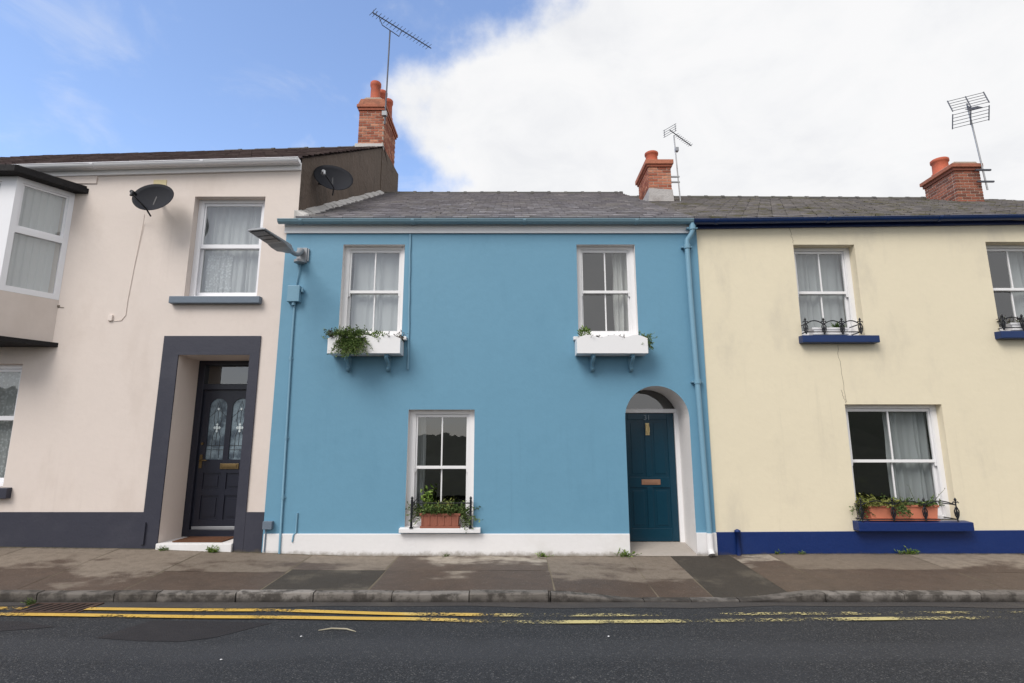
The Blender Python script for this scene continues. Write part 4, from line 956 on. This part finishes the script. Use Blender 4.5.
boom_elements(mb, (-3.9, 13.79, 13.62), (-2.5, 15.18, 13.62), 17, .30, .007); boom_elements(mb, (-3.93, 13.76, 13.65), (-3.90, 13.79, 13.65), 1, .36, .008); boom_elements(mb, (-3.93, 13.76, 13.65), (-3.8, 13.89, 13.65), 2, .16, .008, True); mb.build('antenna', 'aerial_dark', ae)
ae = tag(empty('tv_aerial', (3.99, 12.75, 7.6)), 'small television aerial on a thin mast beside the single-pot chimney in the middle', 'aerial', 'television aerials on the roofs')
mb = MB(); mb.tube([(4.01, 12.7, 7.55), (3.945, 12.7, 9.30)], .016, 8); mb.warp(lambda x, y, z: (x + 0.07, y, z + -0.1)).build('mast', 'galv', ae)
for bx_ in ((3.86, 4.09, 12.68, 12.72, 7.94, 7.97), (3.86, 4.09, 12.68, 12.72, 8.08, 8.11)): mb = MB(); mb.box(*bx_); mb.build('bracket', 'galv', ae)
mb = MB(); mb.box(4.02, 4.10, 12.64, 12.74, 8.76, 8.86); mb.build('amplifier_box', 'lamp_grey', ae, bevel=.006)
mb = MB(); mb.tube([(3.80, 12.55, 9.36), (4.50, 13.10, 9.25)], .012, 8); boom_elements(mb, (3.98, 12.69, 9.33), (4.50, 13.10, 9.25), 9, .14, .006)
for q in (-.09, -.03, .03, .09): mb.tube([(3.70, 12.75, 9.36 + q), (3.93, 12.42, 9.36 + q)], .006, 5)
mb.tube([(3.72, 12.72, 9.26), (3.72, 12.72, 9.46)], .007, 5); mb.tube([(3.91, 12.45, 9.26), (3.91, 12.45, 9.46)], .007, 5); mb.warp(lambda x, y, z: (x + 0.07, y, z + -0.1)).build('antenna', 'aerial_dark', ae)
ae = tag(empty('tv_aerial', (12.2, 13.35, 8.3)), 'square grid television aerial on a leaning mast by the brown chimney', 'aerial', 'television aerials on the roofs')
mb = MB(); mb.tube([(12.26, 13.33, 8.22), (12.10, 13.33, 10.66)], .02, 8); mb.warp(lambda x, y, z: (x + -0.12, y, z + -0.16)).build('mast', 'galv', ae)
for bx_ in ((11.9, 12.30, 13.30, 13.34, 8.58, 8.62), (11.9, 12.33, 13.30, 13.34, 8.26, 8.30)): mb = MB(); mb.box(*bx_); mb.build('bracket', 'aerial_dark', ae)
mb = MB()
for (zc, tilt) in ((10.60, .14), (10.15, -.10)):
    for q in (-.17, -.085, 0, .085, .17):
        mb.tube([(11.62, 13.30 + tilt * q * 2, zc + q - .04), (12.50, 13.18 + tilt * q * 2, zc + q + .14)], .008, 5)
    for e, zo in ((11.62, -.04), (12.50, .14), (12.06, .05)): mb.tube([(e, 13.30 - (e - 11.62) * .136 - tilt * .4, zc - .19 + zo), (e, 13.30 - (e - 11.62) * .136 + tilt * .4, zc + .19 + zo)], .014, 6)
mb.tube([(12.1, 13.33, 10.58), (12.05, 13.2, 10.45), (11.80, 12.75, 10.12)], .016, 6); boom_elements(mb, (12.03, 13.15, 10.42), (11.80, 12.75, 10.12), 6, .26, .009); mb.warp(lambda x, y, z: (x + -0.12, y, z + -0.16)).build('antenna', 'aerial_dark', ae)

# ================================================================== WINDOW BOXES
def window_box(x0, x1, label):
    z0, z1, ya, yb = 3.035, 3.27, 8.57, 8.86
    root = tag(empty('window_box', ((x0 + x1) / 2, 8.74, z0)), label, 'window box', 'white window boxes on the blue house')
    mb = MB(); n = 36; top = [(x0 + (x1 - x0) * q / n, z1 + .055 * abs(math.sin(math.pi * 3 * q / n))) for q in range(n + 1)]
    mb.prism([(x0, z0), *[(x1, z0)], *top[::-1]], ya, ya + .022, 'y')
    mb.box(x0, x0 + .02, ya + .022, yb, z0, z1); mb.box(x1 - .02, x1, ya + .022, yb, z0, z1); mb.box(x0 + .02, x1 - .02, ya + .022, yb, z0, z0 + .02); mb.box(x0 + .02, x1 - .02, yb - .02, yb, z0 + .02, z1)
    mb.build('box', 'white', root)
    mb = MB(); mb.box(x0 + .021, x1 - .021, ya + .023, yb - .021, z0 + .15, z1 - .03); mb.build('soil', 'soil', root)
    for xb in (x0 + (x1 - x0) * .24, x0 + (x1 - x0) * .80):
        mb = MB(); mb.box(xb - .03, xb + .03, 8.858, 8.878, z0 - .25, z0 - .002); mb.box(xb - .025, xb + .025, 8.62, 8.858, z0 - .03, z0 - .002)
        pts = [(xb, 8.63, z0 - .03), (xb, 8.66, z0 - .075), (xb, 8.73, z0 - .09), (xb, 8.79, z0 - .12), (xb, 8.81, z0 - .17), (xb, 8.84, z0 - .215), (xb, 8.80, z0 - .235), (xb, 8.785, z0 - .20)]
        mb.tube(pts, .03, 8); mb.build('bracket', 'pipe_blue', root)
    return root
wb1 = window_box(-2.87, -1.74, 'white window box with a big trailing bush under the upper window near the lamp')
wb2 = window_box(1.01, 2.115, 'white window box with scalloped front and sparse plants above the arched door')
mb = MB()
for _ in range(270):
    x = max(-2.82, min(-2.28, random.gauss(-2.55, .12))); ang = random.gauss(0, .6)
    sprig(mb, (x, random.uniform(8.60, 8.80), 3.22), (math.sin(ang) * .9, random.gauss(-.25, .3), .35 + abs(random.gauss(0, .55))), random.uniform(.12, .30), 13, .05, .019, 0, 1, .25)
for _ in range(120):
    x = random.gauss(-2.50, .10); sprig(mb, (x, 8.57, 3.28), (random.gauss(0, .25), -.35, -.7), random.uniform(.12, .34), 13, .05, .019, 0, 1, .1)
mb.build('bush', ['leaf_dark', 'stem'], wb1, fix=False)
mb = MB(); leaves(mb, (-2.09, 8.64, 3.30), (.11, .08, .08), 220, .045, .02, 0, .4); mb.build('plant', 'leaf_bright', wb1, fix=False)
mb = MB()
for _ in range(26): sprig(mb, (random.uniform(-2.0, -1.72), random.uniform(8.62, 8.8), 3.24), (random.gauss(.2, .6), random.gauss(-.2, .3), .8), random.uniform(.08, .2), 6, .045, .02, 0, 1)
mb.build('plant', ['leaf_purple', 'stem'], wb1, fix=False)
mb = MB()
for _ in range(26): sprig(mb, (random.gauss(-2.78, .05), random.uniform(8.60, 8.8), 3.24), (random.gauss(-.15, .4), random.gauss(-.2, .3), .8), random.uniform(.1, .26), 8, .045, .02, 0, 1)
mb.build('plant', ['leaf_purple', 'stem'], wb1, fix=False)
mb = MB(); leaves(mb, (1.14, 8.66, 3.36), (.085, .08, .10), 200, .05, .022, 0, .5); mb.build('plant', 'leaf_bright', wb2, fix=False)
mb = MB()
for q in range(40): sprig(mb, (random.choice([1.26, 1.33, 1.52, 1.60, 1.80]) + random.gauss(0, .03), random.uniform(8.64, 8.8), 3.24), (random.gauss(.3, .7), random.gauss(-.2, .3), .55), random.uniform(.06, .15), 5, .04, .018, 0, 1)
mb.build('plant', ['leaf_purple', 'stem'], wb2, fix=False)
mb = MB()
for _ in range(42): sprig(mb, (random.gauss(2.07, .025), random.uniform(8.6, 8.8), 3.27), (random.gauss(.35, .25), -.2, random.gauss(-.05, .6)), random.uniform(.06, .2), 8, .04, .02, 0, 1)
mb.build('plant', ['leaf_dark', 'stem'], wb2, fix=False)

# ================================================================== SILL PLANTERS AND GUARDS
gd = tag(empty('window_guard', (-1.07, 8.80, .40)), 'low black iron guard with two posts on the white sill of the blue house', 'window guard')
for x in (-1.515, -.625):
    mb = MB(); mb.box(x - .016, x + .016, 8.775, 8.807, .405, .82); mb.box(x - .026, x + .026, 8.768, 8.814, .405, .42); mb.tube([(x, 8.79, .82), (x, 8.79, .845), (x, 8.79, .87)], [.012, .022, .004], 8); mb.build('post', 'black_metal', gd)
mb = MB(); mb.tube([(-1.515, 8.79, .77), (-.625, 8.79, .77)], .009, 6); mb.tube([(-1.515, 8.80, .77), (-1.52, 9.04, .77)], .008, 6); mb.tube([(-.625, 8.80, .77), (-.62, 9.04, .77)], .008, 6)
mb.tube([(-1.50, 8.79, .72), (-1.47, 8.79, .80), (-1.44, 8.79, .84), (-1.42, 8.79, .80)], .007, 6); mb.build('rail', 'black_metal', gd)
def trough(x0, x1, y0, y1, z0, z1, mat, label, ribs=0, cat='planter', t=.014):
    root = tag(empty('plant_trough', ((x0 + x1) / 2, (y0 + y1) / 2, z0)), label, cat)
    mb = MB(); i = .03
    mb.prism([(x0 + i, z0 + .03), (x1 - i, z0 + .03), (x1, z1), (x0, z1)], y0, y0 + t, 'y'); mb.prism([(x0 + i, z0 + .03), (x1 - i, z0 + .03), (x1, z1), (x0, z1)], y1 - t, y1, 'y')
    mb.prism([(x0 + i, z0 + .03), (x0 + i + t, z0 + .03), (x0 + t, z1), (x0, z1)], y0 + t, y1 - t, 'y'); mb.prism([(x1 - i - t, z0 + .03), (x1 - i, z0 + .03), (x1, z1), (x1 - t, z1)], y0 + t, y1 - t, 'y')
    mb.box(x0 + i, x1 - i, y0 + t, y1 - t, z0 + .03, z0 + .045)
    mb.box(x0 - .01, x1 + .01, y0 - .012, y0, z1 - .03, z1 + .004); mb.box(x0 - .01, x1 + .01, y1, y1 + .012, z1 - .03, z1 + .004)
    for q in range(ribs):
        c = x0 + .03 + (x1 - x0 - .06) * q / (ribs - 1); mb.box(c - .012, c + .012, y0 - .010, y0 + .002, z0 + .035, z1 - .03)
    mb.build('tub', mat, root, bevel=.004)
    mb = MB(); mb.box(x0 + .0, x1 - .0, y0 - .015, y1 + .01, z0, z0 + .028); mb.build('saucer', mat, root, bevel=.004)
    mb = MB(); mb.box(x0 + .03, x1 - .03, y0 + t, y1 - t, z1 - .06, z1 - .03); mb.build('soil', 'soil', root)
    return root
t1 = trough(-1.385, -.79, 8.80, 8.99, .405, .615, 'wood_planter', 'ribbed brown plant trough with leafy plants on the white ground floor sill', 6)
mb = MB()
for _ in range(130): sprig(mb, (random.uniform(-1.36, -.78), random.uniform(8.8, 8.97), .58), (random.gauss(0, .5), random.gauss(-.25, .3), .8), random.uniform(.08, .25), 9, .05, .024, 0, 1)
for _ in range(26): sprig(mb, (random.gauss(-.74, .04), random.uniform(8.8, 8.95), .60), (random.gauss(.4, .3), -.2, random.gauss(-.2, .5)), random.uniform(.1, .24), 9, .05, .024, 0, 1)
for _ in range(16): sprig(mb, (random.gauss(-1.42, .04), random.uniform(8.8, 8.95), .62), (random.gauss(-.5, .3), -.2, random.gauss(.3, .5)), random.uniform(.08, .2), 8, .045, .02, 0, 1)
mb.build('plant', ['leaf_dark', 'stem'], t1, fix=False)
mb = MB()
for q in range(7): sprig(mb, (-1.27 + random.gauss(0, .035), 8.86, .58), (random.gauss(0, .12), random.gauss(0, .1), 1), random.uniform(.26, .44), 12, .085, .05, 0, 1, .08)
mb.build('plant', ['leaf_bright', 'stem'], t1, fix=False)
mb = MB()
for q in range(16): sprig(mb, (random.uniform(-1.08, -.95), 8.86, .58), (random.gauss(0, .3), random.gauss(-.1, .2), 1), random.uniform(.15, .26), 8, .06, .03, 0, 1, .1)
mb.build('plant', ['leaf_yellow', 'stem'], t1, fix=False)

t2 = trough(5.41, 6.47, 8.82, 9.02, .512, .735, 'terracotta', 'long orange terracotta trough with trailing plants on the navy ground floor sill')
mb = MB()
for _ in range(120): sprig(mb, (random.uniform(5.3, 5.85), random.uniform(8.8, 9.0), .72), (random.gauss(-.1, .7), random.gauss(-.25, .4), .45), random.uniform(.08, .22), 8, .045, .026, 0, 1, .3)
mb.build('plant', ['leaf_yellow', 'stem'], t2, fix=False)
mb = MB()
for _ in range(80): sprig(mb, (random.uniform(5.75, 6.5), random.uniform(8.8, 9.0), .72), (random.gauss(.1, .8), random.gauss(-.2, .4), .4), random.uniform(.06, .2), 8, .045, .022, 0, 1, .3)
for _ in range(14): sprig(mb, (random.gauss(5.84, .05), 8.79, .74), (random.gauss(.1, .3), -.3, -.5), random.uniform(.1, .2), 8, .045, .022, 0, 1, .1)
mb.build('plant', ['leaf_dark', 'stem'], t2, fix=False)
mb = MB()
for _ in range(12): sprig(mb, (random.gauss(5.33, .04), random.uniform(8.84, 8.95), .70), (random.gauss(-.2, .3), -.3, random.gauss(-.4, .4)), random.uniform(.1, .22), 8, .04, .02, 0, 1, .2)
for q in range(3): sprig(mb, (5.95 + q * .25, 8.9, .75), (-.8 + .6 * q, 0, .5), .3, 5, .04, .01, 0, 1, .1)
mb.build('plant', ['leaf_dark', 'stem'], t2, fix=False)

def iron_guard(x0, x1, z0, z1, y, yw, n, label):
    root = tag(empty('window_guard', ((x0 + x1) / 2, y, z0)), label, 'window guard', 'ornate iron window guards on the cream house')
    for q in range(n + 1):
        x = x0 + (x1 - x0) * q / n; mb = MB()
        mb.tube([(x, y, z0), (x, y, z1)], .010, 6); s_ = (z1 - z0)
        mb.tube([(x, y, z1), (x, y, z1 + .02), (x, y, z1 + .035), (x, y, z1 + .055)], [.008, .02, .014, .003], 8)
        zc = z0 + s_ * .42      # leaf-shaped casting on the post
        for sd_ in (-1, 1):
            mb.tube([(x, y, zc - .09), (x + sd_ * .028, y, zc - .03), (x + sd_ * .034, y, zc + .03), (x + sd_ * .012, y, zc + .08), (x, y, zc + .09)], .009, 6)
            mb.tube([(x, y, z1 - .02), (x + sd_ * .03, y, z1 - .005), (x + sd_ * .045, y, z1 - .025)], .008, 6)
        mb.tube([(x, y, zc - .06), (x, y, zc), (x, y, zc + .06)], [.006, .02, .006], 8)
        mb.build('post', 'black_metal', root)
    mb = MB()
    for q in range(n):
        a = x0 + (x1 - x0) * q / n; b = x0 + (x1 - x0) * (q + 1) / n; pts = []
        for j in range(11): pts.append((a + (b - a) * j / 10, y, z1 - .055 + .06 * math.sin(math.pi * j / 10)))
        mb.tube(pts, .009, 6)
    mb.tube([(x0, y, z0 + .035), (x1, y, z0 + .035)], .009, 6)
    for x in (x0, x1): mb.tube([(x, y, z1 - .05), (x, yw, z1 - .05)], .009, 6); mb.tube([(x, y, z0 + .035), (x, yw, z0 + .035)], .009, 6)
    mb.build('rail', 'black_metal', root)
    return root
iron_guard(4.72, 5.60, 3.385, 3.60, 8.80, 9.09, 3, 'ornate black iron guard on the navy sill nearest the blue house, upper floor')
iron_guard(7.90, 8.85, 3.455, 3.66, 8.80, 9.09, 3, 'ornate black iron guard on the upper navy sill at the picture edge')
iron_guard(5.25, 6.68, .505, .80, 8.74, 9.09, 3, 'wide ornate black iron guard in front of the terracotta trough')
t3 = trough(4.86, 5.44, 8.86, 9.03, 3.385, 3.50, 'white', 'white sill trough with a spiky tuft behind the upper iron guard of the cream house')
mb = MB()
for _ in range(46):
    d = Vector((random.gauss(0, .7), random.gauss(-.1, .5), .7)); leaf(mb, Vector((5.30 + random.gauss(0, .02), 8.93, 3.48)), d, random.uniform(.10, .17), .022)
mb.build('plant', 'leaf_dark', t3, fix=False)
t4 = trough(8.08, 8.62, 8.86, 9.03, 3.455, 3.58, 'white', 'white sill trough with dry stalks in the upper window at the picture edge')
mb = MB()
for _ in range(26): sprig(mb, (random.uniform(7.98, 8.5), 8.92, 3.56), (random.gauss(0, .5), random.gauss(-.1, .3), .8), random.uniform(.08, .18), 6, .045, .02, 0, 1)
mb.build('plant', ['leaf_purple', 'stem'], t4, fix=False)

# ================================================================== DOORMAT, DRAIN, WEEDS, LITTER
mb = MB(); mb.box(-5.18, -4.42, 8.95, 9.42, .178, .195); tag(mb.build('doormat', 'coir', bevel=.005), 'brown coir doormat on the white step of the navy door', 'doormat')
dg = tag(empty('drain_grate', (-5.1, 6.68, -.17)), 'rusty iron drain grate in the gutter across the yellow line', 'drain')
mb = MB(); dzr = lambda y: road_z(y)
x0, x1, y0, y1 = -5.42, -4.72, 6.52, 6.86
mb.box(x0, x1, y0 - .03, y0, -.20, dzr(y0) + .014); mb.box(x0, x1, y1, y1 + .03, -.20, dzr(y1) + .016); mb.box(x0 - .03, x0, y0 - .03, y1 + .03, -.20, dzr(y1) + .018); mb.box(x1, x1 + .03, y0 - .03, y1 + .03, -.20, dzr(y1) + .018); 
M['rust'] = paint('rusty_iron', lin(74, 56, 48), .8, .2, .4, 60); M['pit_shade'] = paint('drain_shade', lin(12, 11, 10), .95, .1, 0)
mb.build('frame', 'rust', dg)
mb = MB()
for q in range(7):
    x = x0 + .06 + (x1 - x0 - .14) * q / 6; mb.add([(x, y0, dzr(y0) + .012), (x + .05, y0, dzr(y0) + .012), (x + .10, y1, dzr(y1) + .014), (x + .05, y1, dzr(y1) + .014)], [(0, 1, 2, 3)])
mb.build('bars', 'rust', dg)
mb = MB(); mb.quad((x0, y0, dzr(y0) + .006), (x1, y0, dzr(y0) + .006), (x1, y1, dzr(y1) + .007), (x0, y1, dzr(y1) + .007)); mb.build('pit_shade', 'pit_shade', dg)  # flat sheet whose colour holds the shade below the bars
def weed(x, y, size, mat, label, n=16, z=None):
    mb = MB(); z = pavz(x, y) if z is None else z
    for _ in range(n): sprig(mb, (x + random.gauss(0, size * .5), y + random.gauss(0, .012), z - .005), (random.gauss(0, .6), random.gauss(-.25, .3), .7), size * random.uniform(.6, 1.5), 6, size * .55, size * .16, 0, 1, .25)
    return tag(mb.build('weed', [mat, 'stem'], fix=False), label, 'weed', 'weeds at the foot of the walls')
weed(.48, 8.80, .075, 'leaf_bright', 'small weed at the pavement joint below the blank white plinth of the blue house', 12)
weed(1.67, 8.83, .095, 'leaf_bright', 'bright weed beside the arched doorway at the end of the white plinth')
weed(3.98, 8.84, .06, 'leaf_dark', 'low weed at the navy plinth nearest the downpipe', 10)
weed(4.35, 8.84, .055, 'leaf_dark', 'second low weed along the navy plinth from the downpipe', 10)
weed(5.95, 8.84, .085, 'leaf_bright', 'bushy weed at the navy plinth under the terracotta trough', 22)
weed(-5.22, 8.80, .06, 'leaf_dark', 'dark weed by the hinge end of the white front step', 16)
weed(-4.45, 8.80, .085, 'leaf_bright', 'bright grass tuft along the white front step of the navy door', 26)
weed(-1.0, 8.82, .045, 'leaf_dark', 'tiny weed at the white plinth below the brown trough', 8)
weed(-5.50, 6.86, .06, 'leaf_dark', 'weed growing from the gutter at the end of the drain grate', 18, -.168)
mb = MB(); mb.tube([(-1.86, 5.80, road_z(5.8) + .012), (-1.75, 5.85, road_z(5.85) + .016), (-1.6, 5.84, road_z(5.84) + .014), (-1.49, 5.77, road_z(5.77) + .010)], [.004, .008, .008, .003], 6)
tag(mb.build('dry_stalk', 'litter'), 'pale curved dry stalk lying on the dark road', 'litter')
for (x, y, lb) in ((-1.97, 5.62, 'white scrap of paper on the road next to the curved stalk'), (.89, 5.62, 'white scrap of paper alone on the road below the arched door'), (-2.4, 5.0, 'white scrap of paper on the road nearest the camera')):
    mb = MB(); z = road_z(y); mb.add([(x, y, z + .006), (x + .018, y + .002, z + .010), (x + .02, y + .018, z + .005), (x + .002, y + .016, z + .010), (x + .010, y + .008, z + .013)], [(0, 1, 4), (1, 2, 4), (2, 3, 4), (3, 0, 4)])
    tag(mb.build('paper_scrap', 'white', fix=False), lb, 'litter', 'paper scraps on the road')
